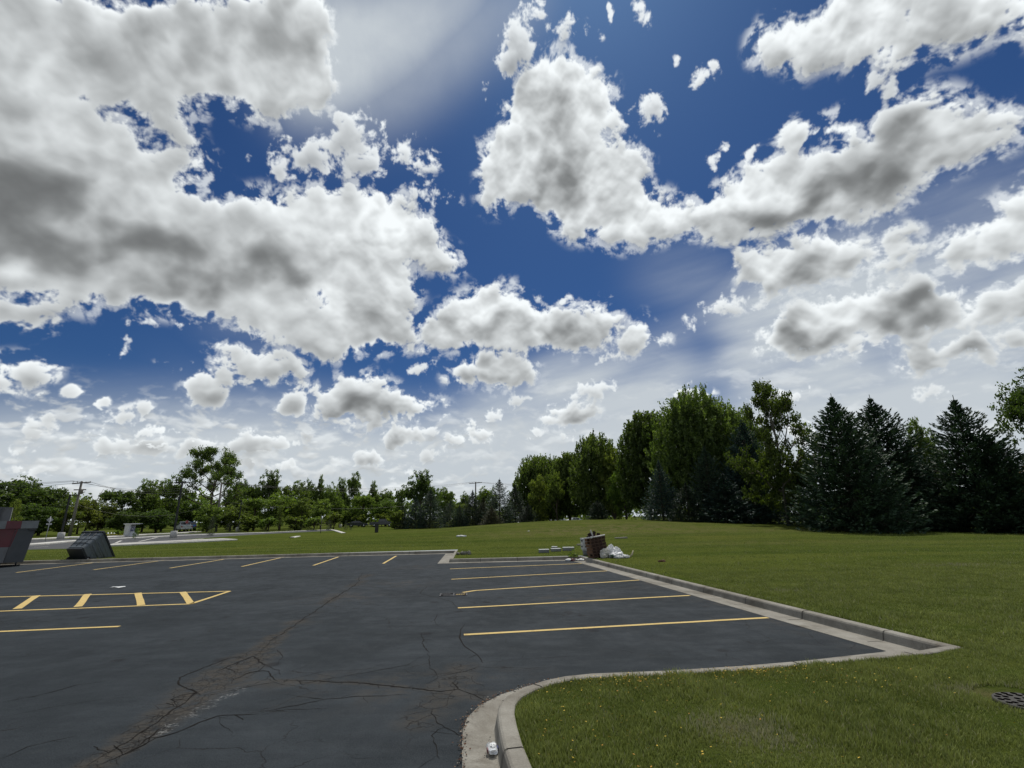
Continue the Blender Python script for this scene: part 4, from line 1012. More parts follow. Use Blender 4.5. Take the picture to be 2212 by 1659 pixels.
BR = (1.25, 1.15, .9); LG = (1.0, .98, .8); DK = (.62, .68, .72); BL = (.75, .92, 1.25)
GA, GB, GC, GD, GE = 'broad-leaved trees behind the far car park', 'leafy undergrowth along the far car park', 'spruces at the back of the lawn', 'upright maples in a row on the right', 'large spruces on the right'
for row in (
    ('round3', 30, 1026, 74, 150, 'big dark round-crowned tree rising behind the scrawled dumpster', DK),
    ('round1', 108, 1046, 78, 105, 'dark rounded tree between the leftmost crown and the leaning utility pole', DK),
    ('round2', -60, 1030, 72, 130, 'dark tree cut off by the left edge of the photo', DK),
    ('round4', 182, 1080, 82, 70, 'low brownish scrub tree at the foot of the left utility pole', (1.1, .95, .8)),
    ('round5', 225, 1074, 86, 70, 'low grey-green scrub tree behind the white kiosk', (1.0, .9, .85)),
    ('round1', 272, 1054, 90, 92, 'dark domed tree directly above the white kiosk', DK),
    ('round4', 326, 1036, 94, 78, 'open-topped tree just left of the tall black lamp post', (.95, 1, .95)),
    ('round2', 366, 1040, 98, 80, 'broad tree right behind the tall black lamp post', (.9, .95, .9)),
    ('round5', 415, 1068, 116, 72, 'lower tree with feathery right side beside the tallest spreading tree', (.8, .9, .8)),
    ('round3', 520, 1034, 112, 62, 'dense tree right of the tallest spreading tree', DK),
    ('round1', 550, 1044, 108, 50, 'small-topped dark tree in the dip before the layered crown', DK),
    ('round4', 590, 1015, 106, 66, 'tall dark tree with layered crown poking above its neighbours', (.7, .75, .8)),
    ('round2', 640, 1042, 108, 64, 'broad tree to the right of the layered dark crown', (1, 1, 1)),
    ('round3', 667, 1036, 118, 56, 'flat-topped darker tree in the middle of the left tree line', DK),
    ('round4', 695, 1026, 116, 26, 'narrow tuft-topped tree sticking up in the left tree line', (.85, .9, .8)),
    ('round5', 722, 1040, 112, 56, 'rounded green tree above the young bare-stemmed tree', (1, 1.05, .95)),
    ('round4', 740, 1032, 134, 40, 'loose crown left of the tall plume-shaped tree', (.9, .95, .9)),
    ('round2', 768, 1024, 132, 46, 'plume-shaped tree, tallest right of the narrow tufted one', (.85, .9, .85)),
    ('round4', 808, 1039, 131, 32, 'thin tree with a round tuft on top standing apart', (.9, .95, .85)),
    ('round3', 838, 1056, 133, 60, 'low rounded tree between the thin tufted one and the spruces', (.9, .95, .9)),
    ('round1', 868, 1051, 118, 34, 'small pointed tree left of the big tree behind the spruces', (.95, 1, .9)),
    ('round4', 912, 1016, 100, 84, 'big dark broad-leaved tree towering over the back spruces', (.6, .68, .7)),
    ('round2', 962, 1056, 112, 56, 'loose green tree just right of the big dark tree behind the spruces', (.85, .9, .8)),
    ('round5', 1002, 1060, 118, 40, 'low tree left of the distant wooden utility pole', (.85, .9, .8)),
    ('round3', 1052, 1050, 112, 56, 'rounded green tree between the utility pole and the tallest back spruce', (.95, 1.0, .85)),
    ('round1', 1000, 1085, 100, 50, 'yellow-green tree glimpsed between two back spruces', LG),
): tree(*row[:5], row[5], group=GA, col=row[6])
tree('oak', 470, 995, 98, 106, 'tallest spreading tree with open crown and pale forked trunk', 'tree', col=(.8, .85, .85))
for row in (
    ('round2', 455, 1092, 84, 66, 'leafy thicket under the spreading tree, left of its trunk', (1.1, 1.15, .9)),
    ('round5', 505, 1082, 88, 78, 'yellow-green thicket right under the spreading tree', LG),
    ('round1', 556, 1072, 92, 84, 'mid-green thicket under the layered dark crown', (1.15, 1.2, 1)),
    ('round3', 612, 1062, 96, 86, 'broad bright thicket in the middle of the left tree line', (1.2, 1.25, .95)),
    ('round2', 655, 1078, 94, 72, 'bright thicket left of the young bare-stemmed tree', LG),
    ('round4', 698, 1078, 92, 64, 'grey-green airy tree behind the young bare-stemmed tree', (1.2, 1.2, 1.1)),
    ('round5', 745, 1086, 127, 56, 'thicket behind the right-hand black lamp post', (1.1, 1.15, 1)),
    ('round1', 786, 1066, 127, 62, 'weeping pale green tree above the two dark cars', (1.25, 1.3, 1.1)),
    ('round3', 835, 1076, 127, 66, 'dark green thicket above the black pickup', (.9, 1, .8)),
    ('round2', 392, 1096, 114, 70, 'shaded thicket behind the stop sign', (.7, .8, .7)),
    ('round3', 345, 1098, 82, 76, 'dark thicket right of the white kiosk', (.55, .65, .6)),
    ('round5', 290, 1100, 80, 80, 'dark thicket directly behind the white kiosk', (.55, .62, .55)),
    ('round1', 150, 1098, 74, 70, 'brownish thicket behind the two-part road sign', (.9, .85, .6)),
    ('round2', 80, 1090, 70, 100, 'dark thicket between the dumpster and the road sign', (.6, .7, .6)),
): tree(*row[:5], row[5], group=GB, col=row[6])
for row in (
    ('bush1', 723, 1106, 90, 48, 'bright yellow-green bush left of the right-hand black lamp post', BR), ('bush2', 855, 1099, 84, 44, 'bright rounded bush at the left end of the back spruces', LG),
    ('bush1', 826, 1107, 122, 34, 'bright yellow bush right behind the black pickup', BR), ('bush2', 540, 1112, 84, 56, 'bush with yellowish leaves behind the second lamp base', LG),
    ('bush1', 582, 1116, 84, 50, 'low dense green bush left of the small light-green tree', (1.2, 1.3, 1)), ('bush2', 640, 1112, 84, 52, 'low green bush behind the three upright conifers', LG),
    ('bush1', 680, 1116, 84, 46, 'low bush just left of the young bare-stemmed tree', (1.3, 1.35, 1)), ('bush2', 776, 1110, 122, 30, 'low bright bush behind the parked dark car', BR),
    ('bush2', 240, 1152, 66, 70, 'straw-coloured low planting left of the white kiosk', (2.6, 1.9, 1.6)), ('bush1', 256, 1144, 66, 22, 'small green bush touching the kiosk side wall', (1.3, 1.4, 1)),
): tree(*row[:5], row[5], 'bush', 'bushes along the far car park', row[6])
tree('sap', 38, 1084, 56, 38, 'young light green tree right behind the dumpster', 'tree', col=BR)
tree('sap', 608, 1096, 80, 26, 'small light-green tree with pointed crown at the car park edge', 'tree', col=LG)
tree('young', 696, 1112, 66, 34, 'young thin tree with a bare stem and few leaves on the lawn edge', 'tree', col=(1.1, 1.1, 1))
tree('sap', 296, 1142, 50, 16, 'tiny planted tree with a round tuft in front of the white kiosk', 'tree', col=(.8, 1, .9))
for i, (x, y, w) in enumerate(((462, 1112, 20), (497, 1128, 18), (520, 1126, 13), (573, 1128, 18), (630, 1124, 13), (650, 1124, 13), (669, 1122, 15), (712, 1122, 15), (748, 1122, 10), (759, 1126, 8))):
    lab = ('tallest cone-shaped conifer shrub, left of the second white lamp base', 'squat cone-shaped shrub left of the second lamp post', 'cone-shaped shrub just right of the second lamp post', 'cone-shaped shrub standing alone between lamp post and light-green tree', 'first of three conifer shrubs right of the light-green tree', 'middle one of three conifer shrubs right of the light-green tree', 'third conifer shrub right of the light-green tree', 'cone-shaped shrub right of the young bare-stemmed tree', 'slim conifer shrub directly right of the right-hand lamp post', 'second slim conifer shrub right of the right-hand lamp post')[i]
    tree('cone', x, y, 84 if i != 0 else 62, w, lab, 'shrub', 'clipped conifer shrubs along the far car park', (1.1, 1.0, .9))
for row in (
    ('spr1', 871, 1088, 86, 40, 'low spruce at the left end of the back spruce group', DK), ('spr2', 899, 1070, 86, 64, 'broad blue-green spruce, second from the left at the back', BL),
    ('spr1', 931, 1053, 86, 76, 'tall full spruce in front of the big dark tree', (1, 1.05, 1.2)), ('spr3', 973, 1079, 88, 50, 'slim spruce right of the tall full one', (.9, 1, 1)),
    ('spr2', 993, 1089, 88, 46, 'short spruce with a blunt tip left of the utility pole', (.9, 1, 1.1)), ('spr1', 1021, 1057, 90, 64, 'dark spruce just left of the distant utility pole', DK),
    ('spr2', 1044, 1072, 90, 56, 'brown-tinged spruce under the distant utility pole', (1.3, 1.0, .9)), ('spr3', 1079, 1033, 88, 84, 'tallest pointed spruce of the back group', (.8, .9, .95)),
    ('spr1', 1112, 1046, 92, 74, 'shaded spruce half hidden by the first upright maple', DK), ('spr2', 1062, 1092, 84, 56, 'low brownish spruce between the pole and the tallest back spruce', (1.5, 1.0, .9)),
    ('spr2', 1140, 1085, 88, 60, 'dark low spruce at the foot of the first upright maple', DK),
): tree(*row[:5], row[5], 'spruce', GC, row[6])
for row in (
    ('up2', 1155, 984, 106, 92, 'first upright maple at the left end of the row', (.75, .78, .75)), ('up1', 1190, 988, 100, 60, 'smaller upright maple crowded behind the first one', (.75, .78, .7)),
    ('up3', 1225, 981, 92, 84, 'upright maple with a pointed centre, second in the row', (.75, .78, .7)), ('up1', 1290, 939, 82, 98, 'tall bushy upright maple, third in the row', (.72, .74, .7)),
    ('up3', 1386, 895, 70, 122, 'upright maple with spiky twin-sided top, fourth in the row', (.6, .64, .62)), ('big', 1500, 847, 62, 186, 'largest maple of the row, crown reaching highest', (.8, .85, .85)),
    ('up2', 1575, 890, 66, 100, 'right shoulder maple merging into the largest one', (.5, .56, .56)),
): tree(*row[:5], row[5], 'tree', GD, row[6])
for row in (
    ('round2', 1163, 1030, 92, 58, 'bright yellow-green small tree in front of the first upright maple', BR), ('round4', 1200, 1020, 88, 56, 'bright leafy branchy tree between first and second upright maples', LG),
    ('round2', 1318, 972, 78, 76, 'yellow-green tree filling the gap between third and fourth maples', BR), ('round5', 1345, 1010, 74, 70, 'lower green tree in front of the fourth upright maple', (1.1, 1.2, .8)),
    ('round1', 1430, 960, 64, 70, 'mid-green crown on the left flank of the largest maple', (1, 1.1, .8)),
): tree(*row[:5], row[5], 'tree', 'lighter trees among the upright maples', row[6])
for row in (
    ('spr2', 1421, 990, 56, 100, 'blue-grey spruce under the left flank of the largest maple', BL), ('sprL3', 1600, 902, 54, 130, 'tall blue spruce against the right of the largest maple', BL),
    ('spr1', 1520, 960, 54, 120, 'dark spruce hidden in front of the largest maple', (.8, .9, .9)), ('spr2', 1560, 1020, 52, 150, 'low wide blue-green spruce left of the open-crowned tree', BL),
    ('spr1', 1290, 1078, 72, 60, 'black-green low spruce at the foot of the third maple', (.5, .6, .6)), ('spr2', 1480, 1040, 53, 110, 'squat dark spruce at the foot of the largest maple', (.6, .7, .7)),
): tree(*row[:5], row[5], 'spruce', 'spruces among the upright maples', row[6])
tree('open', 1662, 874, 47, 150, 'open-crowned tree with sky showing through and a pale trunk', 'tree', col=(.6, .62, .5))
for row in (
    ('sprL1', 1795, 853, 39, 200, 'big dark green spruce, left one of the pair', (.8, .95, .85)), ('sprL2', 1876, 856, 43, 210, 'big bluish spruce, right one of the pair', (.75, .9, .85)),
    ('spr1', 1715, 1000, 46, 90, 'smaller spruce behind the trunk of the open-crowned tree', (.6, .7, .7)), ('sprL3', 2057, 858, 38, 215, 'large lone spruce with a lopsided crown near the right edge', (.75, .9, .8)),
    ('sprL2', 2130, 935, 37, 190, 'dark spruce overlapping the lone spruce on its right', (.7, .85, .75)),
    ('sprL1', 1950, 960, 46, 110, 'dark spruce behind the big pair, towards the gap', (.7, .8, .85)),
): tree(*row[:5], row[5], 'spruce', GE, row[6])
tree('round4', 1972, 905, 58, 80, 'broad-leaved tree peeping out behind the big spruce pair', 'tree', col=(.7, .75, .7))
tree('round2', 2002, 935, 60, 60, 'lower broad-leaved tree in the gap before the lone spruce', 'tree', col=(.7, .75, .7))
tree('edge', 2246, 792, 47, 205, 'tall broad-leaved tree cut off by the right edge of the photo', 'tree', col=(.5, .58, .58))
tree('round5', 2215, 985, 41, 100, 'reddish-brown leaved tree under the tall tree at the right edge', 'tree', col=(1.7, .75, .9))
# a far wood closing the horizon behind everything
def far_wood():
    g = np.random.default_rng(40); n = 26000
    a = g.uniform(-1.15, 1.15, n); r = 175 + 25 * g.uniform(0, 1, n); hh = 7 + 2.5 * np.sin(a * 31) + 1.5 * np.sin(a * 87 + 1) + g.normal(size=n)
    P = np.stack([r * np.sin(a), r * np.cos(a), hh * np.sqrt(g.uniform(0, 1, n))], 1); A, B = rnd_axes(g, n, .75)
    V, F, T = quads(P, A, B, np.clip(g.uniform(0, .6, n), 0, 1))
    return tag(link('far_wood', np_mesh('far_wood', V, F, {'tint': T}), MAT_LEAF), 'distant wood closing the view behind the tree lines', 'wood', kind='stuff')
far_wood()
# ---- things standing about ---------------------------------------------------------------
MT = {
 'grey_steel': plain('grey_steel', (.16, .165, .17), .55, .4, .25, 3, dirt=(.07, .06, .055)),
 'pale_steel': plain('pale_steel', (.19, .205, .21), .5, .4, .2, 3, dirt=(.12, .11, .10)),
 'red_paint': plain('red_paint', (.14, .040, .048), .5, .4, .35, 3, dirt=(.12, .06, .06)),
 'dark_steel': plain('dark_steel', (.075, .082, .088), .5, .4, .25, 3, dirt=(.11, .10, .095)),
 'black': plain('black_rubber', (.012, .012, .013), .8, .3),
 'hub': plain('wheel_hub', (.30, .30, .29), .5, .5, .3, 20),
 'plastic': plain('grey_blue_plastic', (.115, .135, .152), .42, .45, .15, 2, dirt=(.12, .12, .115)),
 'plastic_dark': plain('dark_plastic', (.020, .024, .030), .45, .45, .15, 3),
 'black_metal': plain('black_metal', (.012, .012, .013), .45, .5),
 'white': plain('white_paint', (.72, .73, .72), .45, .4, .06, 3),
 'offwhite': plain('dusty_white', (.55, .56, .55), .7, .3, .15, 8, dirt=(.33, .30, .25)),
 'grey_side': plain('weathered_and_shaded_grey', (.22, .225, .22), .8, .2, .25, 10, dirt=(.12, .12, .10)),  # bucket and screen grey; on the white blocks it is painted shade
 'brown': plain('brown_plastic', (.075, .040, .027), .6, .3, .3, 8, dirt=(.06, .03, .022)),
 'brown_lit_and_brick': plain('sunlit_brown_and_brick', (.14, .072, .04), .6, .3, .25, 8),  # brick colour, and brown with sunlight painted in for the crate side
 'slot': plain('dark_slot', (.016, .009, .007), .9, .1),
 'wood_pole': plain('weathered_pole', (.20, .185, .165), .9, .1, .3, 2, bump=.4),
 'wood_dark': plain('dark_pole', (.07, .055, .045), .9, .1, .3, 2),
 'glass': plain('dark_window', (.02, .025, .03), .12, .6, .1, 2),
 'car_white': plain('white_car_paint', (.72, .74, .76), .3, .5, .03, 2), 'car_blue': plain('blue_car_paint', (.03, .12, .35), .3, .5, .05, 2),
 'car_dark': plain('dark_car_paint', (.012, .016, .022), .25, .6, .1, 2), 'chrome': plain('bright_metal', (.6, .6, .6), .25, .5, .05, 5, metal=.9),
 'lamp_red': plain('tail_lamp_red', (.35, .02, .02), .3, .5), 'sign_red': plain('sign_red', (.42, .03, .035), .5, .4, .06), 'sign_back': plain('bare_aluminium', (.42, .43, .43), .5, .5, .12, 6),
 'panel_blue': plain('navy_panel', (.035, .04, .13), .4, .4, .3, 5), 'stone': plain('field_stone', (.20, .19, .165), .9, .2, .35, 8, bump=.5),
 'iron': plain('cast_iron', (.030, .030, .032), .6, .4, .4, 12), 'hole': plain('drain_hole', (.001, .001, .001), 1, 0), 'bag': plain('white_bag_plastic', (.74, .74, .73), .4, .45, .06, 6),
 'green_print': plain('green_print', (.05, .13, .08), .5, .4, .3, 8), 'board': plain('dark_board', (.035, .022, .018), .8, .2, .4, 8), 'tan': plain('tan_scrap', (.42, .38, .26), .8, .2, .2, 8),
}
def bumpy(mb, c, r, seed, sub=3, amp=.25, freq=2.0, mi=0, flat=None, crease=False):
    bm = bmesh.new(); bmesh.ops.create_icosphere(bm, subdivisions=sub, radius=1)
    vs = []
    for v in bm.verts:
        d = v.co.copy(); n = mnoise.fractal(d * freq + Vector((seed * 7.1, seed * 3.3, 0)), 1.0, 2.0, 3)
        if crease: n = .55 - abs(n) * 1.9
        q = d * (1 + n * amp); q = Vector((q.x * r[0], q.y * r[1], q.z * r[2]))
        if flat is not None: q.z = max(q.z, flat)
        vs.append(q + Vector(c))
    mb.add(vs, [[v.index for v in f.verts] for f in bm.faces], mi, False); bm.free()
YAW = R(8.9)

# scrawled steel dumpster at the left edge, three-wheeled view
DYAW = R(44)
def dumpster():
    c = on(34, 1223); root = empty('dumpster', (c.x, c.y, 0), DYAW, 'steel dumpster with red and grey painted panels at the left edge of the lot', 'dumpster')
    # local x to the right; right end of the top rim at +.34
    top, bot, h, d = .36, .20, 1.60, 1.5
    def X(t): return bot + (top - bot) * t
    y0 = -.1
    strips = [(-2.2, -.95, 'red_paint'), (-.95, -.62, 'grey_steel')]
    mb = MB(); mats = [MT['grey_steel'], MT['red_paint'], MT['dark_steel'], MT['pale_steel']]
    cols = [(-2.2, -1.0, 1), (-1.0, -.20, 1), (-.20, 9, 2)]
    for z0, z1 in ((.17, .55), (.55, .82), (.82, h)):
        for a, b, mi in cols:
            m = mi if not (mi == 1 and z0 < .8) else 0
            if mi == 1 and a == -2.2 and z0 > .5: m = 1
            xa = a; xb0, xb1 = (b, b) if b < 5 else (X((z0 - .17) / (h - .17)), X((z1 - .17) / (h - .17)))
            sh = .25
            mb.quad((xa + sh * (z0 - h) / h, y0 - .10 * z0 / h, z0), (xb0 + (sh * (z0 - h) / h if b < 5 else 0), y0 - .10 * z0 / h, z0), (xb1 + (sh * (z1 - h) / h if b < 5 else 0), y0 - .10 * z1 / h, z1), (xa + sh * (z1 - h) / h, y0 - .10 * z1 / h, z1), m)
    mb.quad((bot, y0 - .01, .17), (bot, y0 + d, .17), (top, y0 + d + .1, h), (top, y0 - .1, h), 2)
    mb.quad((-2.4, y0 + d, .17), (-2.4, y0 + d + .1, h), (top, y0 + d + .1, h), (bot, y0 + d, .17), 2)
    mb.quad((-2.5, y0, .17), (-2.5, y0 + d, .17), (bot, y0 + d, .17), (bot, y0, .17), 2)
    mb.quad((-2.45, y0 - .01, .17), (-2.2, y0 - .1, h), (-2.2, y0 + d, h), (-2.45, y0 + d, .17), 2)
    mb.build('body', mats, root)
    rm = MB()
    for a, b, mi in ((-2.2, -1.13, 1), (-1.13, -.62, 3), (-.62, -.14, 1), (-.14, .41, 3)):
        rm.box(((a + b) / 2, y0 - .13, h + .16), (b - a - .003, .05, .33), mi=mi)
    rm.build('rim_panel', mats, root)
    lid = MB(); lid.box((-.85, y0 + .75, h + .30), (2.6, 1.5, .04), bevel=.015); lid.build('lid', MT['plastic_dark'], root)
    hd = MB(); hd.tube([(.10, y0 - .155, h - .06), (.22, y0 - .19, h - .09), (.40, y0 - .17, h - .09)], .016, 6); hd.build('handle', MT['black_metal'], root)
    for xa, xb in ((-1.62, -1.42), (-.42, -.28)): seam = MB(); seam.tube([(xa, y0 - .02, .19), (xb, y0 - .117, h - .02)], .008, 4); seam.build('seam', MT['dark_steel'], root)
    for x in (-.02, -.52, -1.6):
        w = MB(); w.box((x, y0 + .12, .15), (.09, .10, .08)); w.build('castor', MT['dark_steel'], root)
        w2 = MB(); w2.tube([(x - .025, y0 + .10, .065), (x + .025, y0 + .10, .065)], .065, 14); w2.build('wheel', MT['black'], root)
    # taller panelled container behind
    r2 = empty('steel_container', (c.x - 2.75, c.y + .35, .45), DYAW, 'taller framed grey steel container standing behind the scrawled dumpster', 'container')
    b = MB(); b.box((0, .6, 1.12), (2.25, 1.2, 2.0), mi=0); b.build('body', MT['grey_steel'], r2)
    f = MB(); f.box((.05, -.03, 1.15), (1.2, .05, 1.7)); f.build('door', MT['pale_steel'], r2)
    f = MB()
    for x in (-.62, .75): f.box((x, -.07, 1.15), (.09, .06, 1.95))
    f.box((.06, -.075, 2.08), (1.5, .06, .10)); f.build('door_frame', MT['dark_steel'], r2)
    f = MB(); f.box((.1, -.065, 1.86), (1.05, .02, .05)); f.build('slot', MT['slot'], r2)
    f = MB(); f.box((-.55, -.05, 2.26), (.62, .25, .17), bevel=.02); f.tube([(-.36, -.176, 2.26), (-.36, -.185, 2.26)], .03, 10, mi=1); f.build('top_box', [MT['offwhite'], MT['black']], r2)
dumpster()

def tipped_bin():
    c = on(160, 1215); root = empty('tipped_bin', (c.x, c.y - .1, .0), 0, 'large dark grey plastic waste cart tipped back onto the grass edge', 'waste cart')
    th = R(57); rot = Matrix.Rotation(R(-9), 3, 'Z') @ Matrix.Rotation(-th, 3, 'X')
    Wb, Wt = .52, .66; h = 1.17; yb0, yb1, yt0, yt1 = -.40, .46, -.55, 1.12
    lift = Vector((0, .25, .47))
    def T(x, y, z): return rot @ Vector((x, y, z)) + lift
    def ring(z, off=0):
        t = z / h; w = Wb + (Wt - Wb) * t - off; a = yb0 + (yt0 - yb0) * t + off; b = yb1 + (yt1 - yb1) * t - off; r = .10
        o = []
        for (sx, y, qx, qy) in ((-1, a, 1, 1), (1, a, -1, 1), (1, b, -1, -1), (-1, b, 1, -1)):
            x = sx * w; pts = [(x + qx * 0, y + qy * r), (x + qx * r * .3, y + qy * r * .3), (x + qx * r, y)]
            if sx * qy > 0: pts = pts[::-1]
            o += pts if (sx == -1 and qy == 1) or (sx == 1 and qy == -1) else pts
        import functools
        cx0, cy0 = 0, (a + b) / 2
        return sorted(o, key=lambda p: math.atan2((p[1] - cy0) / (b - a), (p[0] - cx0) / (2 * w)))
    mb = MB(); zs = [0, .02, .30, .32, .60, .62, .88, .90, h]; offs = [.05, 0, 0, -.025, -.025, -.05, -.05, -.075, -.075]
    R_ = [ring(z, o) for z, o in zip(zs, offs)]; n = len(R_[0])
    mb.add([T(x, y, z) for r_, z in zip(R_, zs) for x, y in r_], [(i * n + k, i * n + (k + 1) % n, (i + 1) * n + (k + 1) % n, (i + 1) * n + k) for i in range(len(zs) - 1) for k in range(n)] + [tuple(range(n))[::-1]])
    Ri = [ring(z, o + .02) for z, o in ((h, -.075), (.05, .0))]
    mb.add([T(x, y, z) for r_, z in zip(Ri, (h, .05)) for x, y in r_], [(k, (k + 1) % n, n + (k + 1) % n, n + k) for k in range(n)] + [tuple(range(n, 2 * n))])
    mb.build('body', MT['plastic'], root)
    ri = MB(); a = ring(h, -.13); b = ring(h, -.06)
    vs = [T(x, y, z) for r_, z in ((b, h - .07), (a, h - .07), (a, h + .01), (b, h + .02)) for x, y in r_]
    ri.add(vs, [(j * n + k, j * n + (k + 1) % n, ((j + 1) % 4) * n + (k + 1) % n, ((j + 1) % 4) * n + k) for j in range(4) for k in range(n)]); ri.build('rim', MT['plastic_dark'], root)
    rb = MB()
    fy = lambda z: yb0 + (yt0 - yb0) * z / h - .035 - (.075 * z / h)
    for x in (-.40, -.02, .36): rb.tube([T(x * .95, fy(.06), .06), T(x, fy(.55), .55), T(x * 1.04, fy(1.08), 1.08)], .014, 5)
    for z in (.34, .98): rb.tube([T(-.40, fy(z), z), T(.36, fy(z), z)], .013, 5)
    rb.build('rib', MT['plastic_dark'], root)
    fx = lambda z: Wb + (Wt - Wb) * z / h + .05
    sp = MB()
    for k, (y0, y1, z) in enumerate(((-.25, .62, .42), (-.25, .85, .72))):
        sp.tube([T(fx(z) + .01, y0, z), T(fx(z) + .012, y1 * .6, z), T(fx(z) + .01, y1, z)], .024, 5)
    sp.tube([T(Wb + .0, .40, .04), T(Wb + .06, -.02, .42)], .02, 5); sp.build('side_rib', MT['plastic'], root)
    ch = MB()
    ch.add([T(x, y, z) for z in (-.10, -.004) for x, y in ((-.51, -.38), (.51, -.38), (.51, .44), (-.51, .44))], [(3, 2, 1, 0), (4, 5, 6, 7), (0, 1, 5, 4), (1, 2, 6, 5), (2, 3, 7, 6), (3, 0, 4, 7)])
    ch.build('underside_frame', MT['plastic_dark'], root)
    for sx in (-1, 1):
        w = MB(); p = T(sx * .64, .40, -.16); q = T(sx * .53, .40, -.16); p.z = q.z = .15
        w.tube([p, q], .15, 18); w.build('wheel', MT['black'], root)
        hb = MB(); d_ = (p - q).normalized(); hb.tube([p, p + d_ * .012], .07, 14); hb.build('hub', MT['hub'], root.children[-1])
    root.scale = (.84, .84, .84)
    ax = MB(); a, b = T(-.5, .40, -.06), T(.5, .40, -.06); a.z = b.z = .125; ax.tube([a, b], .022, 8); ax.build('axle', MT['black_metal'], root)
tipped_bin()

# leaning stack of brown slotted crates
def crate_stack():
    c = on(1302, 1207, .13); root = empty('crate_stack', (c.x, c.y + .25, .12), R(20), 'leaning stack of reddish-brown slotted crates with a pale top rim at the kerb corner', 'crate stack')
    rot = Matrix.Rotation(R(-7), 3, 'Y') @ Matrix.Rotation(R(-5), 3, 'X')
    W, D, H = .80, .60, 1.0
    nl = 7; lh = H / nl
    for k in range(nl):
        z = k * lh; m = MB(); ww = W * (1 - .012 * (k % 2)); of = .012 * math.sin(k * 2.3)
        T = lambda p: rot @ Vector(p)
        m.box(T((of, D / 2, z + lh / 2)), (ww, D, lh * .90), rot, 0, bevel=.012)
        m.box(T((of, .0, z + lh * .94)), (ww + .012, .02, lh * .09), rot, 0)
        for x in (-.405, -.20, 0, .20, .405): m.box(T((x * ww / W * .98 + of, -.004, z + lh / 2)), (.022, .016, lh * .9), rot, 0)
        m.box(T((-ww / 2 - .006 + of, D / 2, z + lh * .5)), (.012, D * .94, lh * .86), rot, 2)  # left side in lighter brown, its sunlight put into the colour
        for i in range(4):
            x = -.30 + i * .20 + of
            for zz in (.28, .60):
                m.box(T((x, -.005, z + lh * zz)), (.135, .012, lh * .17), rot, 1)
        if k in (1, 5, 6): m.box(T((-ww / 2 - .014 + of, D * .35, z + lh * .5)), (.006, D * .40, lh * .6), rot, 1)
        m.build('crate', [MT['brown'], MT['slot'], MT['brown_lit_and_brick']], root)
    m = MB(); T = lambda p: rot @ Vector(p)
    m.tube([T((-W / 2 - .02, -.02, H + .03)), T((-.1, -.03, H + .02)), T((W / 2 + .02, -.02, H + .035))], .026, 7); m.tube([T((-W / 2 - .02, -.02, H + .03)), T((-W / 2 - .02, D, H + .03))], .024, 7)
    bumpy(m, T((-W / 2 + .05, -.03, H + .02)), (.06, .05, .045), 3, 2); m.build('pale_rim', MT['offwhite'], root)
    root.scale = (.84, .84, .84); P = Matrix.Translation(root.location) @ Matrix.Rotation(R(20), 4, 'Z') @ Matrix.Scale(.84, 4)
    W_ = lambda p: (P @ (rot @ Vector(p)).to_4d()).to_3d()
    def scrap(name, lab, p, size, rx, ry, rz, mat):
        m = MB(); q = Matrix.Rotation(R(rz), 3, 'Z') @ Matrix.Rotation(R(ry), 3, 'Y') @ Matrix.Rotation(R(rx), 3, 'X')
        m.box((0, 0, 0), size, q, bevel=.006); o = m.build(name, mat); o.location = W_(p); o.scale = (.84, .84, .84); return tag(o, lab, 'scrap', 'scraps lying on top of the crate stack')
    scrap('scrap_board', 'thin pale scrap sticking up highest from the crate stack', (-.16, .18, H + .20), (.07, .02, .34), 8, -22, 10, MT['offwhite'])
    scrap('scrap_board', 'dark board propped upright in the middle of the crate stack top', (-.02, .22, H + .15), (.16, .03, .28), -12, 18, 20, MT['board'])
    scrap('scrap_board', 'second dark board leaning the other way beside the upright one', (-.20, .3, H + .12), (.20, .03, .24), 15, -30, -20, MT['board'])
    scrap('scrap_board', 'small dark block at the right of the crate stack top', (.22, .25, H + .10), (.14, .10, .13), 0, 8, 25, MT['board'])
    scrap('scrap_board', 'flat brown board lying along the crate stack top', (.14, .2, H + .05), (.50, .20, .03), 4, -4, 8, MT['brown'])
    scrap('scrap_board', 'dark tray lying at the left of the crate stack top', (-.28, .28, H + .06), (.26, .22, .06), 0, 3, -5, MT['board'])
crate_stack()
def slotted_crates():
    c = on(1267, 1201, .13)
    for k, (z, lab) in enumerate(((.28, 'lower white slotted crate beside the brown stack'), (.52, 'upper white slotted crate beside the brown stack'))):
        r = empty('slotted_crate', (c.x, c.y + .1, .12 + z - .02), R(14 + 5 * k), lab, 'crate', 'white slotted crates')
        m = MB(); m.box((0, 0, .115), (.34, .30, .21), bevel=.015); m.box((0, 0, .222), (.37, .33, .03), bevel=.008); m.build('body', MT['offwhite'], r)
        m = MB(); m.box((0, -.152, .13), (.17, .008, .06)); m.build('hand_hole', MT['slot'], r); m = MB(); m.box((-.172, 0, .13), (.008, .14, .06)); m.build('hand_hole', MT['slot'], r)
    r = empty('bucket', (c.x + .02, c.y + .08, .12), 0, 'grey-white round bucket under the white slotted crates', 'bucket')
    m = MB(); m.tube([(0, 0, 0), (0, 0, .02), (0, 0, .25), (0, 0, .27)], [.13, .145, .175, .165], 20); m.build('body', MT['grey_side'], r); m = MB(); m.tube([(0, 0, .235), (0, 0, .262)], .186, 20); m.build('rim', MT['offwhite'], r)
slotted_crates()
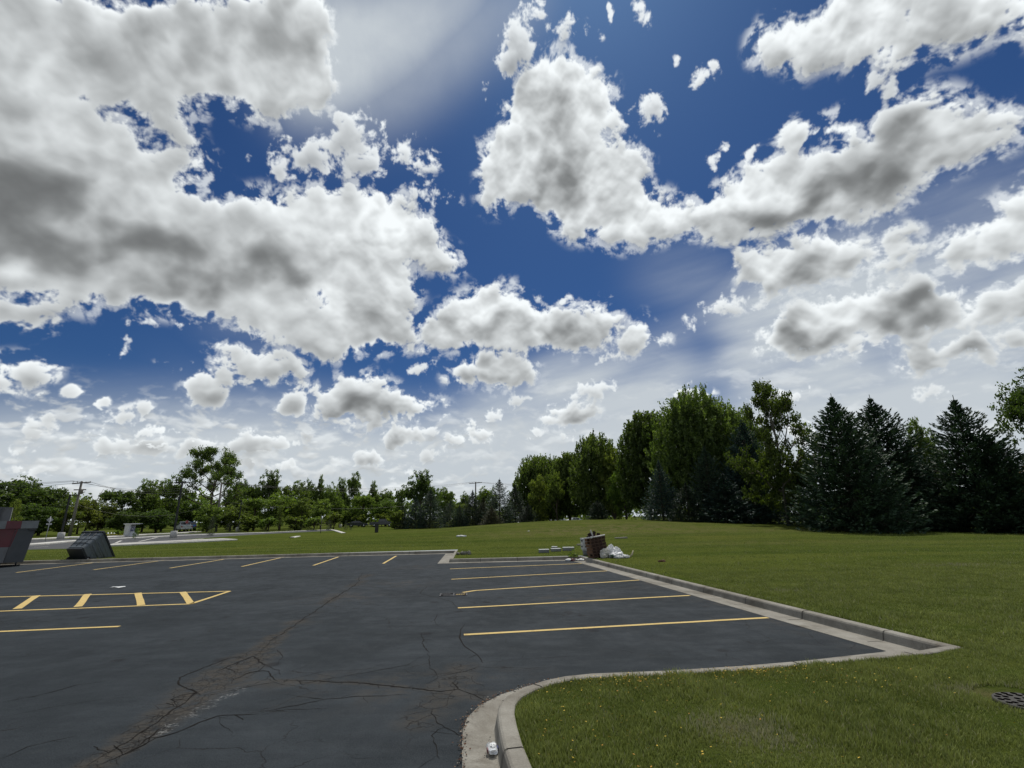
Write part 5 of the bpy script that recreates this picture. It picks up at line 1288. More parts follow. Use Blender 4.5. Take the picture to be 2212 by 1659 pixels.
for px, py, w, d_, h, rz, lab in ((1175, 1195.5, .47, .22, .15, 4, 'leftmost white block lying by the back kerb'), (1201, 1193, .46, .22, .14, 12, 'white block in front of the small one, second from the left'), (1198, 1189, .27, .2, .14, 6, 'small white block peeping out behind the second one'), (1228, 1191.5, .54, .24, .16, 1, 'longest white block, nearest the brown crate stack')):
    c = on(px, py, .13); r = empty('white_block', (c.x, c.y, height(c.x, c.y)), R(rz), lab, 'block', 'white blocks lying on the grass by the kerb')
    m = MB(); m.box((0, 0, h / 2), (w, d_, h - .02), bevel=.008); m.build('side', MT['grey_side'], r)  # grey sides: the shade on the white blocks is put into the colour
    m = MB(); m.box((0, 0, h - .003), (w + .01, d_ + .01, .028), bevel=.008); m.build('lit_top', MT['white'], r)  # separate white top paints in the sunlit upper face
# plastic bags
def bags():
    c = on(1322, 1206, .13)
    def B(lab, blobs, mat, name='plastic_bag', crease=True):
        m = MB()
        for i, (dx, dy, dz, rx, ry, rz_) in enumerate(blobs): bumpy(m, (dx, dy, dz), (rx, ry, rz_), i + hash(lab) % 1 + len(lab), 4, .42, 2.1, flat=-dz + .005, crease=crease)
        o = m.build(name, mat); o.location = (c.x, c.y, height(c.x, c.y) + .005); return tag(o, lab, 'bag', 'white plastic bags heaped against the crate stack')
    B('big crumpled white bag heaped highest against the crate stack', ((.0, .12, .18, .20, .18, .24), (.02, .15, .36, .10, .10, .14), (.20, .14, .18, .20, .16, .20), (.33, .12, .12, .14, .14, .13)), MT['bag'])
    B('cream-tinted crumpled bag at the left foot of the bag heap', ((-.30, .02, .15, .15, .14, .18), (-.36, -.10, .08, .10, .12, .11), (-.16, .06, .20, .13, .12, .15)), plain('cream_bag', (.60, .58, .52), .5, .4, .1, 6))
    o = B('white and green printed sack lying in front of the bag heap', ((.16, -.16, .12, .27, .17, .10),), [MT['bag'], MT['green_print']], 'printed_sack', False)
    for p in o.data.polygons:
        if -.02 < p.center.z - .09 < .035 and p.center.y < -.15: p.material_index = 1
    B('flattened white bag edge at the bottom right of the heap', ((.20, -.34, .05, .16, .09, .06), (.42, -.26, .06, .13, .10, .07), (.56, -.20, .05, .10, .08, .06)), MT['bag'])
    m = MB(); m.tube([(.55, .12, .03), (.62, .08, .03), (.72, .0, .04)], [.03, .035, .02], 6); m.tube([(.70, .0, .02), (.80, .0, .12), (.86, .02, .27)], [.03, .035, .022], 6); o = m.build('bent_strip', MT['tan']); o.location = (c.x + .02, c.y, height(c.x, c.y)); tag(o, 'bent cream strip curling up right of the bag heap', 'scrap')
bags()
def crumple(px, py, r, lab, mats, name, z=None, seed=1, cat='litter', group=None, blobs=3):
    z = .13 if z is None else z; c = on(px, py, z); m = MB(); q = random.Random(seed)
    for i in range(blobs):
        bumpy(m, ((i - (blobs - 1) / 2) * r[0] * 1.1 + q.uniform(-.2, .2) * r[0], q.uniform(-.3, .3) * r[1], r[2] * .6), (r[0] * q.uniform(.5, .9), r[1] * q.uniform(.6, 1), r[2] * q.uniform(.6, 1)), seed + i, 2, .5, 2.5, flat=-r[2] * .6, crease=True, mi=i % len(mats))
    o = m.build(name, mats); zz = height(c.x, c.y) if z > .05 else .002
    o.location = (c.x, c.y, zz); return tag(o, lab, cat, group)
crumple(997, 1167, (.22, .10, .10), 'white paper litter lying in the middle of the lawn', [MT['white']], 'paper_litter', seed=4)
crumple(1120, 1147, (.07, .05, .04), 'tiny white scrap on the lawn left of the white blocks', [MT['white']], 'paper_litter', seed=5, blobs=2)
crumple(1142, 1161, (.06, .05, .04), 'small white scrap on the lawn above the leftmost white block', [MT['white']], 'paper_litter', seed=6, blobs=2)
crumple(1242, 1212, (.16, .12, .07), 'red and white torn packaging in the gutter corner', [MT['white'], MT['red_paint'], MT['offwhite']], 'torn_packaging', 0.0, 7, blobs=4)
crumple(1002, 1199, (.16, .14, .10), 'pale stones poking out of the grass right of the kerb notch', [MT['stone']], 'stone_cluster', seed=9, cat='stones', blobs=4)
crumple(1430, 1215, (.10, .06, .05), 'reddish brick fragment at the grass edge beside the right kerb', [MT['brown_lit_and_brick']], 'brick_fragment', seed=11, cat='rubble', blobs=2)
for px, py, w, rz, lab in ((1259, 1181, .62, 10, 'pale concrete slab sunk in the grass left of the crate stack'), (1342, 1170, .80, 4, 'long pale slab sunk in the grass right of the crate stack')):
    c = on(px, py, .13); m = MB(); m.box((0, 0, .03), (w, .35, .09), bevel=.02); o = m.build('sunken_slab', MT['stone']); o.location = (c.x, c.y, height(c.x, c.y)); o.rotation_euler = (0, R(-2), R(rz)); tag(o, lab, 'slab')
# weeds along the back kerb corner: dark soil strip
# paper on the asphalt
m = MB(); r5 = random.Random(3); pts = [(math.cos(a) * .21 * r5.uniform(.8, 1.1), math.sin(a) * .09 * r5.uniform(.7, 1.2)) for a in [k * 2 * math.pi / 10 for k in range(10)]]
m.add([(x, y, .012 + .012 * math.sin(i * 2.1)) for i, (x, y) in enumerate(pts)] + [(0, 0, .022)], [(i, (i + 1) % 10, 10) for i in range(10)]); o = m.build('paper_sheet', MT['white']); c = on(255, 1269); o.location = (c.x, c.y, .003); o.rotation_euler = (0, 0, .2); tag(o, 'flattened sheet of white paper lying on the asphalt above the hatched markings', 'paper')

# crushed clear cup in the gutter
def cup():
    c = on(1064, 1628, .01); root = empty('crushed_cup', (c.x, c.y, .012), R(12), 'crushed clear plastic cup with red and blue print lying in the near gutter', 'cup')
    n = NT('clear_plastic'); n.bsdf((.82, .86, .9), .12, .6, None, 0, .0); n.t.nodes['Principled BSDF'].inputs['Alpha'].default_value = .55
    m = MB(); q = random.Random(2); rings = []
    for i in range(7):
        t = i / 6; rr_ = .030 + .012 * t
        rings.append([(rr_ * math.cos(a) * q.uniform(.8, 1.12), -.055 + .11 * t + .006 * math.sin(a * 3), .028 + rr_ * .62 * math.sin(a) * q.uniform(.8, 1.12)) for a in [2 * math.pi * k / 14 for k in range(14)]])
    m.add([p for r_ in rings for p in r_], [(i * 14 + k, i * 14 + (k + 1) % 14, (i + 1) * 14 + (k + 1) % 14, (i + 1) * 14 + k) for i in range(6) for k in range(14)] + [tuple(range(14))[::-1]]); m.build('cup_wall', n.mat, root)
    m = MB(); m.tube([(k_x, .055, k_z) for k_x, k_z in [(.043 * math.cos(a), .028 + .028 * math.sin(a)) for a in [2 * math.pi * k / 16 for k in range(17)]]], .0025, 5, cap=False); m.build('cup_rim', MT['white'], root)
    m = MB(); m.box((-.040, -.005, .024), (.008, .045, .026)); m.build('red_label', MT['red_paint'], root); m = MB(); m.box((.042, .015, .022), (.009, .04, .028)); m.build('blue_label', MT['panel_blue'], root)
    m = MB(); bumpy(m, (.005, .01, .05), (.022, .035, .012), 5, 3, .4, 3, crease=True); m.build('dented_side', MT['white'], root)
cup()

# drains
def drain_grate():
    a, b = on(956, 1288), on(1000, 1286); c = (a + b) / 2; root = empty('drain_grate', (c.x, c.y + .16, .0), R(4), 'cast-iron grate set in the asphalt at the end of the third stall line', 'drain')
    W, D = .62, .42; m = MB(); m.box((0, 0, .000), (W, D, .009)); m.build('pit', MT['hole'], root)
    m = MB()
    for y in (-D / 2, D / 2): m.box((0, y, .006), (W + .04, .035, .012))
    for x in (-W / 2, 0, W / 2): m.box((x, 0, .0065), (.035, D - .036, .011))
    for i in range(15):
        x = -W / 2 + .04 + i * (W - .08) / 14; m.box((x, 0, .0072), (.014, D - .04, .008), Matrix.Rotation(R(24 if i < 7 else -24), 3, 'Z'))
    m.build('grate_bars', MT['iron'], root)
    m = MB()
    for i in range(4): m.box((W / 2 - .06 - i * .055, -.02 - .01 * i, .0128), (.03, .085, .002), Matrix.Rotation(R(-24), 3, 'Z'))
    m.build('paint_streak', MAT_PAINT, root)
drain_grate()
def beehive():
    c = on(2226, 1524, .12); root = empty('lawn_drain', (c.x, c.y, height(c.x, c.y) + .02), 0, 'round perforated metal drain cover set in the lawn at the right edge', 'drain')
    m = MB(); m.tube([(0, 0, -.03), (0, 0, .008), (0, 0, .012)], [.24, .24, .23], 40); m.build('cover', plain('old_iron', (.05, .048, .042), .8, .3, .35, 14), root)
    for r_, k in ((0, 1), (.075, 6), (.15, 12), (.20, 16)):
        for i in range(k):
            a = 2 * math.pi * (i + .3 * (r_ > .1)) / k; x, y = r_ * math.cos(a), r_ * math.sin(a)
            ps = [(x + .024 * math.cos(t), y + .024 * math.sin(t), .0135) for t in [2 * math.pi * j / 12 for j in range(12)]]; h = MB(); h.add(ps, [tuple(range(12))]); h.build('hole', MT['hole'], root)
beehive()
# ---- far furniture --------------------------------------------------------------------------
def upright_at(px, py_base, py_top, zb=.12):
    b = on(px, py_base, zb)
    lo, hi = 0, 40
    for _ in range(40):
        mid = (lo + hi) / 2; d = Vector((b.x, b.y, zb + mid - EYE)); 
        f = d.y * math.cos(PITCH) + d.z * math.sin(PITCH); v = (-d.y * math.sin(PITCH) + d.z * math.cos(PITCH)) / f; u = d.x / f
        vv = _s * u + _c * v; py = 829.5 - vv * FPX
        if py > py_top: lo = mid
        else: hi = mid
    return b, lo
for i, (px, pb, pt, lab, hd) in enumerate(((130, 1165, 1070, 'black lamp post left of the tipped waste cart, its head pointing right', 1), (374, 1162, 1043, 'tallest black lamp post with a double head, right of the white kiosk', 2),
    (513, 1148.5, 1081, 'black lamp post behind the gravel island under the spreading tree', 0), (735, 1140, 1067, 'black lamp post at the far right corner of the far car park', 0))):
    b, h = upright_at(px, pb, pt); sc = 1
    root = empty('lamp_post', (b.x, b.y, .12), 0, lab, 'lamp post', 'black lamp posts of the far car park')
    m = MB(); m.tube([(0, 0, -.05), (0, 0, .72), (0, 0, .75)], [.34, .33, .30], 20); m.build('concrete_base', MAT_NEWCON, root)
    m = MB(); m.box((0, 0, (h + .75) / 2), (.16, .16, h - .75), taper=(.8, .8)); m.build('pole', MT['black_metal'], root)
    m = MB()
    if hd == 1: m.box((.45, 0, h + .02), (.95, .30, .10), bevel=.03)
    elif hd == 2: m.box((-.5, 0, h + .02), (.8, .32, .10), bevel=.03); m.box((.45, 0, h + .05), (.8, .32, .10), bevel=.03)
    else: m.box((.0, -.45, h + .02), (.32, .9, .10), bevel=.03)
    m.build('lamp_head', MT['black_metal'], root)
poles = []
for px, pb, pt, lab, kind in ((177, 1158, 1039, 'leaning grey wooden utility pole with crossarms at the far left', 0), (479, 1124, 1042, 'grey utility pole with a street lamp arm in front of the spreading tree', 1), (1027.5, 1112, 1041, 'distant dark utility pole standing up behind the back spruces', 2)):
    Y = (70, 86, 118)[kind]; P = at(px, pt, Y); bx = at(px - (27, 9, 0)[kind], pb, Y); H = P.z - .12
    root = empty('utility_pole', (bx.x, Y, .1), 0, lab, 'utility pole', 'utility poles')
    ln = P.x - bx.x
    m = MB(); m.tube([(0, 0, 0), (ln * .5, 0, H * .5), (ln, 0, H)], [.20, .17, .13], 10); m.build('pole', MT['wood_pole' if kind < 2 else 'wood_dark'], root)
    m = MB(); aw = (1.3, 1.5, 1.5)[kind]
    m.box((ln, 0, H - .25), (aw * 2, .12, .14), Matrix.Rotation(R(-4), 3, 'Y')); 
    if kind == 0: m.box((ln * .8, 0, H * .84), (1.7, .12, .14)); m.tube([(ln * .78, 0, H * .76), (ln * .78 + .8, 0, H * .80)], .05, 5)
    m.build('crossarm', MT['wood_dark'], root)
    for k in (-1, -.5, .5, 1):
        m = MB(); m.tube([(ln + aw * k * .94, 0, H - .2), (ln + aw * k * .94, 0, H + .02)], [.045, .03], 6); m.build('insulator', MT['offwhite'], root)
    if kind == 0:
        m = MB(); m.tube([(ln * .8 + .35, -.1, H * .76), (ln * .8 + .35, -.1, H * .76 + .7)], .2, 10); m.build('transformer', MT['wood_pole'], root)
    if kind == 1:
        m = MB(); z = H * .65; m.tube([(ln * .65, 0, z), (-1.1, -.3, z + .55), (-2.0, -.5, z + .6)], .05, 6); m.build('lamp_arm', MT['sign_back'], root)
        m = MB(); m.box((-2.2, -.55, z + .6), (.6, .22, .12), bevel=.03); m.build('lamp_head', MT['sign_back'], root)
    poles.append((P.x, Y, P.z - .05))
labs = ('uppermost wire strung between the utility poles over the left tree line', 'second wire strung between the utility poles over the left tree line', 'third wire strung between the utility poles over the left tree line', 'lowest sagging cable between the utility poles in front of the left tree line')
for k in range(4):
    m = MB(); off = (-1.2, -.4, 1.2, 0)[k]; dz = (0, 0, 0, -3.2)[k]; nodes = [(-135, 62, poles[0][2] + .4)] + poles + [(60, 128, poles[2][2])]
    pts = []
    for a, b in zip(nodes[:-1], nodes[1:]):
        for i in range(16):
            t = i / 16; p = Vector(a).lerp(Vector(b), t); p.z += dz - (1.3 + .25 * k) * 4 * t * (1 - t); p.x += off * .2; p.y += off; pts.append(p)
    m.tube(pts, .018, 4, cap=False); tag(m.build('overhead_wire', MT['black_metal']), labs[k], 'wire', 'overhead wires')

# signs
def text_mesh(body, size, mat, parent, loc, rot, name='lettering'):
    cu = bpy.data.curves.new(name, 'FONT'); cu.body = body; cu.size = size; cu.align_x = 'CENTER'; cu.align_y = 'CENTER'; cu.extrude = .002
    t = bpy.data.objects.new(name, cu); COL.objects.link(t); bpy.context.view_layer.update()
    me = bpy.data.meshes.new_from_object(t.evaluated_get(bpy.context.evaluated_depsgraph_get())); bpy.data.objects.remove(t)
    me.materials.clear(); o = link(name, me, mat, parent); o.location = loc; o.rotation_euler = rot; return o
b = on(404, 1148, .12); P = at(404, 1127.5, 92); b = Vector((P.x, 92, .12))
root = empty('stop_sign', b, R(48), 'red octagonal stop sign above the white pickup', 'sign'); zc = P.z - .12; s = .31
m = MB(); m.tube([(0, .04, 0), (0, .04, zc + .3)], .035, 6); m.build('post', MT['sign_back'], root)
def octagon(r, y0, y1): 
    o = [(r * math.cos(R(22.5 + 45 * k)), r * math.sin(R(22.5 + 45 * k))) for k in range(8)]
    return [(x, y0, zc + z) for x, z in o] + [(x, y1, zc + z) for x, z in o], [tuple(range(8)), tuple(range(15, 7, -1))] + [(k, k + 8, (k + 1) % 8 + 8, (k + 1) % 8) for k in range(8)]
m = MB(); m.add(*octagon(s, -.0, .02)); m.build('border', MT['white'], root)
m = MB(); m.add(*octagon(s * .93, -.006, -.001)); m.build('sign_face', MT['sign_red'], root)
text_mesh('STOP', .24, MT['white'], root, (0, -.012, zc), (R(90), 0, 0))
P = at(108, 1123, 52); root = empty('road_sign', (P.x, 52, .12), R(62), 'bare metal back of a diamond road sign with a small plate below it', 'sign'); zc = P.z - .12
m = MB(); m.tube([(0, -.03, 0), (0, -.03, zc + .35)], .03, 6); m.build('post', MT['sign_back'], root)
m = MB(); m.box((0, 0, zc), (.40, .015, .40), Matrix.Rotation(R(45), 3, 'Y'), bevel=.005); m.build('diamond_plate', MT['sign_back'], root)
m = MB(); m.box((0, 0, zc - .42), (.46, .015, .16), bevel=.005); m.build('lower_plate', MT['offwhite'], root)

# white kiosk with canopy
P = on(283, 1158.5, .12); root = empty('kiosk', (P.x, P.y, .12), R(62), 'white drive-up kiosk with an overhanging flat roof and a dark blue panel', 'kiosk'); root.scale = (.72, .72, .72)
m = MB(); m.box((-.55, .5, 1.05), (.25, 1.6, 2.1)); m.build('side_wall', MT['offwhite'], root)
m = MB(); m.box((.0, .5, 2.16), (1.9, 1.7, .14), bevel=.02); m.box((.95, .5, 2.19), (.9, 1.6, .07)); m.build('roof', MT['white'], root)
m = MB(); m.box((.05, .35, .36), (.95, 1.0, .72), bevel=.03); m.box((.55, .0, .25), (.5, .5, .5), bevel=.03); m.build('base_cabinet', MT['white'], root)
m = MB(); m.box((.10, .55, 1.42), (.85, .7, 1.38)); m.build('cabinet', MT['offwhite'], root)
m = MB(); m.box((.12, .18, 1.28), (.72, .03, .72)); f = m.build('blue_panel', MT['panel_blue'], root)
m = MB()
for i, (x, z, w, h_) in enumerate(((-.15, 1.44, .12, .18), (.12, 1.36, .14, .26), (.36, 1.44, .10, .16), (.0, 1.12, .3, .06), (.3, 1.1, .14, .14))): m.box((x, .158, z), (w, .012, h_))
m.build('panel_mark', MT['white'], f)
m = MB(); m.box((.12, .19, 1.86), (.75, .03, .30)); m.build('screen', MT['grey_side'], root)
for i, px in enumerate((232, 239, 245.5)):
    b = on(px, 1158.5, .12); m = MB(); m.tube([(0, 0, 0), (0, 0, .22), (0, 0, .42)], [.16, .11, .03], 8); o = m.build('white_marker', MT['white']); o.location = (b.x, b.y, .22)
    tag(o, ('leftmost', 'middle', 'rightmost')[i] + ' of three small white pointed markers between the tipped cart and the kiosk', 'marker', 'small white markers near the kiosk')
P = at(814, 1138, 58); root = empty('meter_post', (P.x, 58, height(P.x, 58)), R(10), 'narrow black slab post standing on the lawn before the black pickup', 'post')
m = MB(); m.box((0, 0, .5), (.40, .18, 1.0), bevel=.04); m.build('body', MT['black_metal'], root); m = MB(); m.box((0, 0, 1.0), (.46, .24, .08), bevel=.02); m.build('cap', MT['plastic_dark'], root)

# cars
def car(px, py, Y, rz, paint, label, style='suv', z=None, group=None):
    P = at(px, py, Y); zz = .12 if z is None else z
    root = empty({'suv': 'parked_suv', 'pickup': 'pickup_truck', 'sedan': 'parked_car'}[style], (P.x, Y, zz), R(rz), label, 'car' if style != 'pickup' else 'pickup', group)
    prof = {'suv': [(-2.2, .45), (-2.25, .95), (-2.15, 1.15), (-1.95, 1.72), (.35, 1.74), (1.0, 1.15), (2.05, 1.0), (2.25, .75), (2.25, .42)],
            'pickup': [(-2.7, .5), (-2.72, 1.15), (-.75, 1.18), (-.65, 1.80), (.75, 1.82), (1.3, 1.2), (2.5, 1.08), (2.65, .8), (2.65, .48)],
            'sedan': [(-2.3, .4), (-2.35, .85), (-2.2, 1.02), (-1.6, 1.05), (-.95, 1.42), (.35, 1.44), (1.15, 1.0), (2.1, .86), (2.3, .65), (2.3, .38)]}[style]
    m = MB(); n = len(prof); w = .92
    def wz(z): return w if z < 1.05 else w - (z - 1.05) * .28
    m.add([(x, s * wz(z), z) for s in (-1, 1) for x, z in prof], [tuple(range(n))[::-1], tuple(range(n, 2 * n))] + [(k, (k + 1) % n, n + (k + 1) % n, n + k) for k in range(n)])
    m.build('body', MT[paint], root)
    g = MB(); cab = {'suv': (-1.95, .45, 1.18, 1.64), 'pickup': (-.62, .85, 1.25, 1.72), 'sedan': (-1.1, .55, 1.05, 1.36)}[style]
    for s in (-1, 1):
        for a, b in ((0.04, .48), (.52, .93)):
            x0, x1 = cab[0] + (cab[1] - cab[0]) * a, cab[0] + (cab[1] - cab[0]) * b; y0, y1 = s * (wz(cab[2]) + .006), s * (wz(cab[3]) + .006)
            g.quad((x0, y0, cab[2]), (x1 + .12 * (b > .9), y0, cab[2]), (x1 - .10 * (b > .9), y1, cab[3]), (x0, y1, cab[3]))
    g.build('side_window', MT['glass'], root)
    g = MB(); q = prof[3 if style != 'sedan' else 4]; q0 = prof[2 if style != 'sedan' else 3]; e_ = .08
    a, b = Vector((q0[0], 0, q0[1])).lerp(Vector((q[0], 0, q[1])), .12), Vector((q0[0], 0, q0[1])).lerp(Vector((q[0], 0, q[1])), .88); nx = -.012
    g.quad((a.x + nx, -.78, a.z), (b.x + nx, -.70, b.z), (b.x + nx, .70, b.z), (a.x + nx, .78, a.z)); g.build('rear_window', MT['glass'], root)
    k0 = {'suv': 4, 'pickup': 4, 'sedan': 5}[style]; a, b = Vector((prof[k0][0], 0, prof[k0][1])), Vector((prof[k0 + 1][0], 0, prof[k0 + 1][1])); a, b = a.lerp(b, .1), a.lerp(b, .92)
    g = MB(); g.quad((a.x + .012, -.70, a.z + .01), (a.x + .012, .70, a.z + .01), (b.x + .012, .78, b.z + .01), (b.x + .012, -.78, b.z + .01)); g.build('windscreen', MT['glass'], root)
    for s in (-1, 1):
        g = MB(); g.box((prof[1][0] + .02, s * .78, .92 if style != 'sedan' else .78), (.06, .20, .22)); g.build('tail_lamp', MT['lamp_red'], root)
        g = MB(); g.box((prof[-2][0] - .03, s * .70, .78 if style != 'sedan' else .68), (.08, .34, .14)); g.build('headlight', MT['chrome'], root)
        for x in ((-1.35, 1.45) if style != 'pickup' else (-1.65, 1.75)):
            wv = MB(); wv.tube([(x, s * .74, .36), (x, s * .95, .36)], .36, 18); wo = wv.build('wheel', MT['black'], root)
            r_ = MB(); r_.tube([(x, s * .952, .36), (x, s * .962, .36)], .21, 14); r_.build('rim', MT['chrome'], wo)
    g = MB(); g.box((prof[0][0] - .03, 0, .52), (.12, 1.75, .2), bevel=.03); g.box((prof[-1][0] + .02, 0, .48), (.12, 1.75, .2), bevel=.03); g.build('bumper', MT['chrome' if style == 'pickup' else 'black'], root)
    return root
car(397, 1145, 93, 132, 'car_white', 'white pickup truck seen from behind below the stop sign', 'pickup')
car(409, 1145, 101, 128, 'car_blue', 'blue car just visible beyond the white pickup', 'suv')
car(772, 1134, 116, 14, 'car_dark', 'dark car half hidden by conifer shrubs, left of the black pickup', 'sedan')
car(825, 1134, 116, 10, 'car_dark', 'black pickup truck parked behind the slab post', 'pickup')
for px, Y, lab, st in ((1209, 112, 'white car glimpsed between trunks left of the third maple', 'suv'), (1243, 112, 'white car glimpsed right under the second upright maple', 'sedan'), (1565, 100, 'white car glimpsed through the trees left of the pale trunk', 'suv')):
    car(px, 1122, Y, 20, 'car_white', lab, st, z=height(at(px, 1122, Y).x, Y), group='white cars glimpsed behind the maple row')
# bare snag in the scrub
P = at(216, 1058, 84); m = MB(); m.tube([(0, 0, 0), (.6, 0, P.z * .6), (1.8, 0, P.z)], [.12, .07, .02], 6); m.tube([(.6, 0, P.z * .6), (.2, 0, P.z * .8), (-.3, 0, P.z * .9)], [.05, .03, .01], 5); o = m.build('dead_snag', MAT_BARK); o.location = (P.x - 1.2, 84, .1); tag(o, 'bare dead snag leaning up out of the scrub right of the left utility pole', 'dead tree')
# ---- grass blades, clover flowers --------------------------------------------------------------
def blade_material():
    n = NT('grass_blades'); p = n.pos(); t = n.attr('tint'); dry = n.attr('dry')
    c = n.mix(n.step(n.noise(p, .8, 5, .65), .3, .7), (.225, .265, .055), (.325, .360, .085))
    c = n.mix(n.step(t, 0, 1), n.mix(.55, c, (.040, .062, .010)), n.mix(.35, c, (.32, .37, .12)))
    c = n.mix(dry, c, (.34, .32, .20))
    b = n.N('ShaderNodeBsdfPrincipled'); n.put(b.inputs['Base Color'], c); b.inputs['Roughness'].default_value = .55; b.inputs['Specular IOR Level'].default_value = .25
    tr = n.N('ShaderNodeBsdfTranslucent'); n.put(tr.inputs[0], c); mx = n.N('ShaderNodeMixShader'); mx.inputs[0].default_value = .28
    n.L(b.outputs[0], mx.inputs[1]); n.L(tr.outputs[0], mx.inputs[2]); n.L(mx.outputs[0], n.out.inputs[0]); return n.mat
MAT_BLADE = blade_material()
kb = [tuple(p) for p in offset_path(KERB, .17)]
def vheight(x, y):
    g = lambda t: np.exp(-t * t)
    return .12 + .95 * g((x - 16) / 20) * g((y - 58) / 19) + .55 * g((x - 2) / 15) * g((y - 62) / 20) + .35 * g((x - 20) / 14) * g((y - 84) / 14) + .10 * g((x - 14) / 6) * g((y - 16) / 7)
def vinside(x, y, poly):
    r = np.zeros(x.shape, bool)
    for i in range(len(poly)):
        (x0, y0), (x1, y1) = poly[i - 1][:2], poly[i][:2]
        if y0 == y1: continue
        c = (y0 > y) != (y1 > y); r ^= c & (x < (x1 - x0) * (y - y0) / (y1 - y0) + x0)
    return r
LOOPN = [tuple(p) for p in offset_path(KERB, .172)] + [(-74, -14)]
def in_view(x, y, m=1.1):
    """keep only what the photo could plausibly see, with a margin on every side"""
    return (np.abs(x) < y * 1.08 * m + 1.2) & (y > 2.4)
def scatter(g, n, x0, x1, y0, y1, clump=0):
    x, y = g.uniform(x0, x1, n), g.uniform(y0, y1, n)
    k = in_view(x, y) & ~vinside(x, y, LOOPN); return x[k], y[k]
def blades():
    g = np.random.default_rng(99); Vs, Fs, Ts, Ds = [], [], [], []; base = 0
    for (n, x0, x1, y0, y1, hl, wd) in ((300000, -.4, 7.5, 2.4, 6.8, .036, .0030), (300000, 4.6, 17, 6.0, 17, .038, .0050), (450000, -30, 50, 9, 60, .045, .0085)):
        x, y = scatter(g, n, x0, x1, y0, y1)
        if wd < .004: k = g.uniform(0, 1, len(x)) < np.clip(1.25 - (np.hypot(x - 1.5, y - 4) / 9), .35, 1); x, y = x[k], y[k]
        if y1 > 50: k = g.uniform(0, 1, len(x)) < np.clip(1.15 - (y - 13) / 40, 0, 1) ** 2 * np.clip((y - 9) / 6, .0, 1); x, y = x[k], y[k]
        if y1 == 17: k = g.uniform(0, 1, len(x)) < np.clip((17 - y) / 6, 0, 1) * np.clip((y - 5.6) / 1.2, 0, 1); x, y = x[k], y[k]
        d = dist_poly(x, y, kb); c = d > .012; x, y, d = x[c], y[c], d[c]
        pat = fbm(x * 1.0, y * 1.0, .9, 4, 301) ; pat2 = fbm(x, y, 3.2, 3, 311)
        h = hl * (1 + pat * 1.2 + pat2 * .5) * g.uniform(.5, 1.35, len(x)) * (1 + .5 * np.exp(-d / .10)); n = len(x)
        dr = np.zeros(n)
        for (cx, cy, sx, sy, a) in ((1.72, 4.45, .30, .16, .8), (1.95, 4.15, .25, .2, .5), (4.45, 5.15, .42, .13, .9), (5.9, 11.3, .5, .15, .5), (13, 15.2, 1.1, .35, .8)):
            dr += a * np.exp(-((x - cx) / sx) ** 2 - ((y - cy) / sy) ** 2)
        dr = np.where(g.uniform(0, 1, n) < dr + .035 + .10 * np.clip(pat, 0, 1), g.uniform(.4, 1, n), 0)
        h = h * (1 + .7 * (dr > .5) * (np.hypot(x - 1.72, y - 4.45) < .45))
        hole = np.hypot(x - 4.53, y - 4.93) < .34; h[hole] = .001
        a = g.uniform(0, 6.283, n); ln = g.uniform(.1, .75, n) * h; w = wd * g.uniform(.6, 1.3, n)
        ax, ay = np.cos(a), np.sin(a); z = vheight(x, y) - .004
        b = np.stack([x, y, z], 1); side = np.stack([-ay, ax, np.zeros(n)], 1) * w[:, None]; fw = np.stack([ax, ay, np.zeros(n)], 1)
        up = np.stack([np.zeros(n), np.zeros(n), h], 1)
        mid = b + up * .6 + fw * (ln * .35)[:, None]; tip = b + up + fw * ln[:, None]
        if wd > .009:
            V = np.stack([b - side, b + side, tip], 1); F = np.arange(3 * n).reshape(n, 3); k = 3
        else:
            V = np.stack([b - side, b + side, mid + side * .8, tip, mid - side * .8], 1); k = 5
            i = np.arange(n)[:, None] * 5; F = np.concatenate([i + [0, 1, 2], i + [0, 2, 4], i + [4, 2, 3]], 0)
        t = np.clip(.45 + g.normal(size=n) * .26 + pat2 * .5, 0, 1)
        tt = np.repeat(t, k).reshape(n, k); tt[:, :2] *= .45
        Vs.append(V.reshape(-1, 3)); Fs.append(F + base); Ts.append(tt.ravel()); Ds.append(np.repeat(dr, k)); base += n * k
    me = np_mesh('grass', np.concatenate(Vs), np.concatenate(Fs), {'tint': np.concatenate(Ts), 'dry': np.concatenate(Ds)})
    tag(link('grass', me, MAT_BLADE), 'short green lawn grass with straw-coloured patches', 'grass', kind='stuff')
blades()
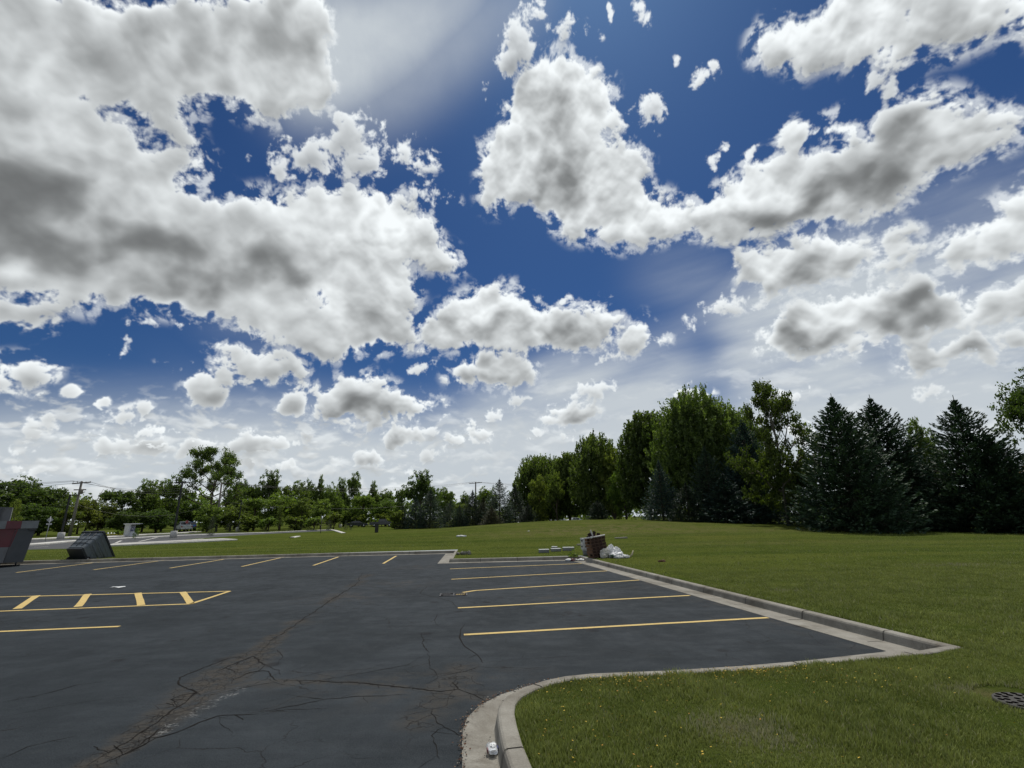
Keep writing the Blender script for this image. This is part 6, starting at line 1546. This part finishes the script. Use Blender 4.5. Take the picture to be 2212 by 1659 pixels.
def flowers():
    g = np.random.default_rng(5); P = []
    for (cx, cy, sx, sy, n) in ((1.25, 5.50, .45, .14, 320), (2.45, 5.72, .30, .09, 240), (3.2, 5.35, .5, .14, 60), (.45, 5.1, .28, .25, 40), (.75, 4.4, .45, .4, 60), (2.2, 4.9, .9, .35, 60), (1.5, 3.7, .9, .35, 40), (3.0, 5.7, .6, .1, 40), (.3, 4.2, .15, .4, 24)):
        x, y = g.normal(cx, sx, n), g.normal(cy, sy, n); k = ~vinside(x, y, LOOPN) & (dist_poly(x, y, kb) > .03); P += list(zip(x[k], y[k]))
    m = MB(); q = random.Random(6)
    for x, y in P:
        z = height(x, y) + q.uniform(.035, .062); r = q.uniform(.0055, .010); a0 = q.uniform(0, 6); tl = (q.uniform(-.5, .5), q.uniform(-.8, .1))
        pts = []
        for k in range(10):
            a = a0 + k * math.pi / 5; rr_ = r if k % 2 == 0 else r * .62; px_, py_ = rr_ * math.cos(a), rr_ * math.sin(a); pts.append((x + px_, y + py_, z + px_ * tl[0] + py_ * tl[1] + (.002 if k % 2 == 0 else 0)))
        m.add(pts + [(x, y, z)], [(k, (k + 1) % 10, 10) for k in range(10)], q.choice((0, 0, 0, 1)))
    tag(m.build('lawn_flowers', [plain('flower_yellow', (.62, .42, .035), .6, .3, .2, 60), plain('flower_orange', (.55, .27, .03), .6, .3, .2, 60)]), 'tiny yellow clover-like flowers scattered through the near grass', 'flowers', kind='stuff')
flowers()
# seedling weeds on the lawn far right
for (px, py, s, lab) in ((2035, 1148, .25, 'small leafy weed tuft on the lawn below the lone spruce'), (1238, 1203, .2, 'scruffy weeds growing at the kerb corner before the crate stack')):
    c = on(px, py, .13); g = np.random.default_rng(int(px)); n = 160; P = g.normal(size=(n, 3)) * [s * .5, s * .4, s * .35]; P[:, 2] = np.abs(P[:, 2]); A, B = rnd_axes(g, n, .05); V, F, T = quads(P, A, B, g.uniform(0, .7, n))
    o = link('weed_tuft', np_mesh('weed_tuft', V, F, {'tint': T}), MAT_LEAF); o.location = (c.x, c.y, height(c.x, c.y)); tag(o, lab, 'weed')
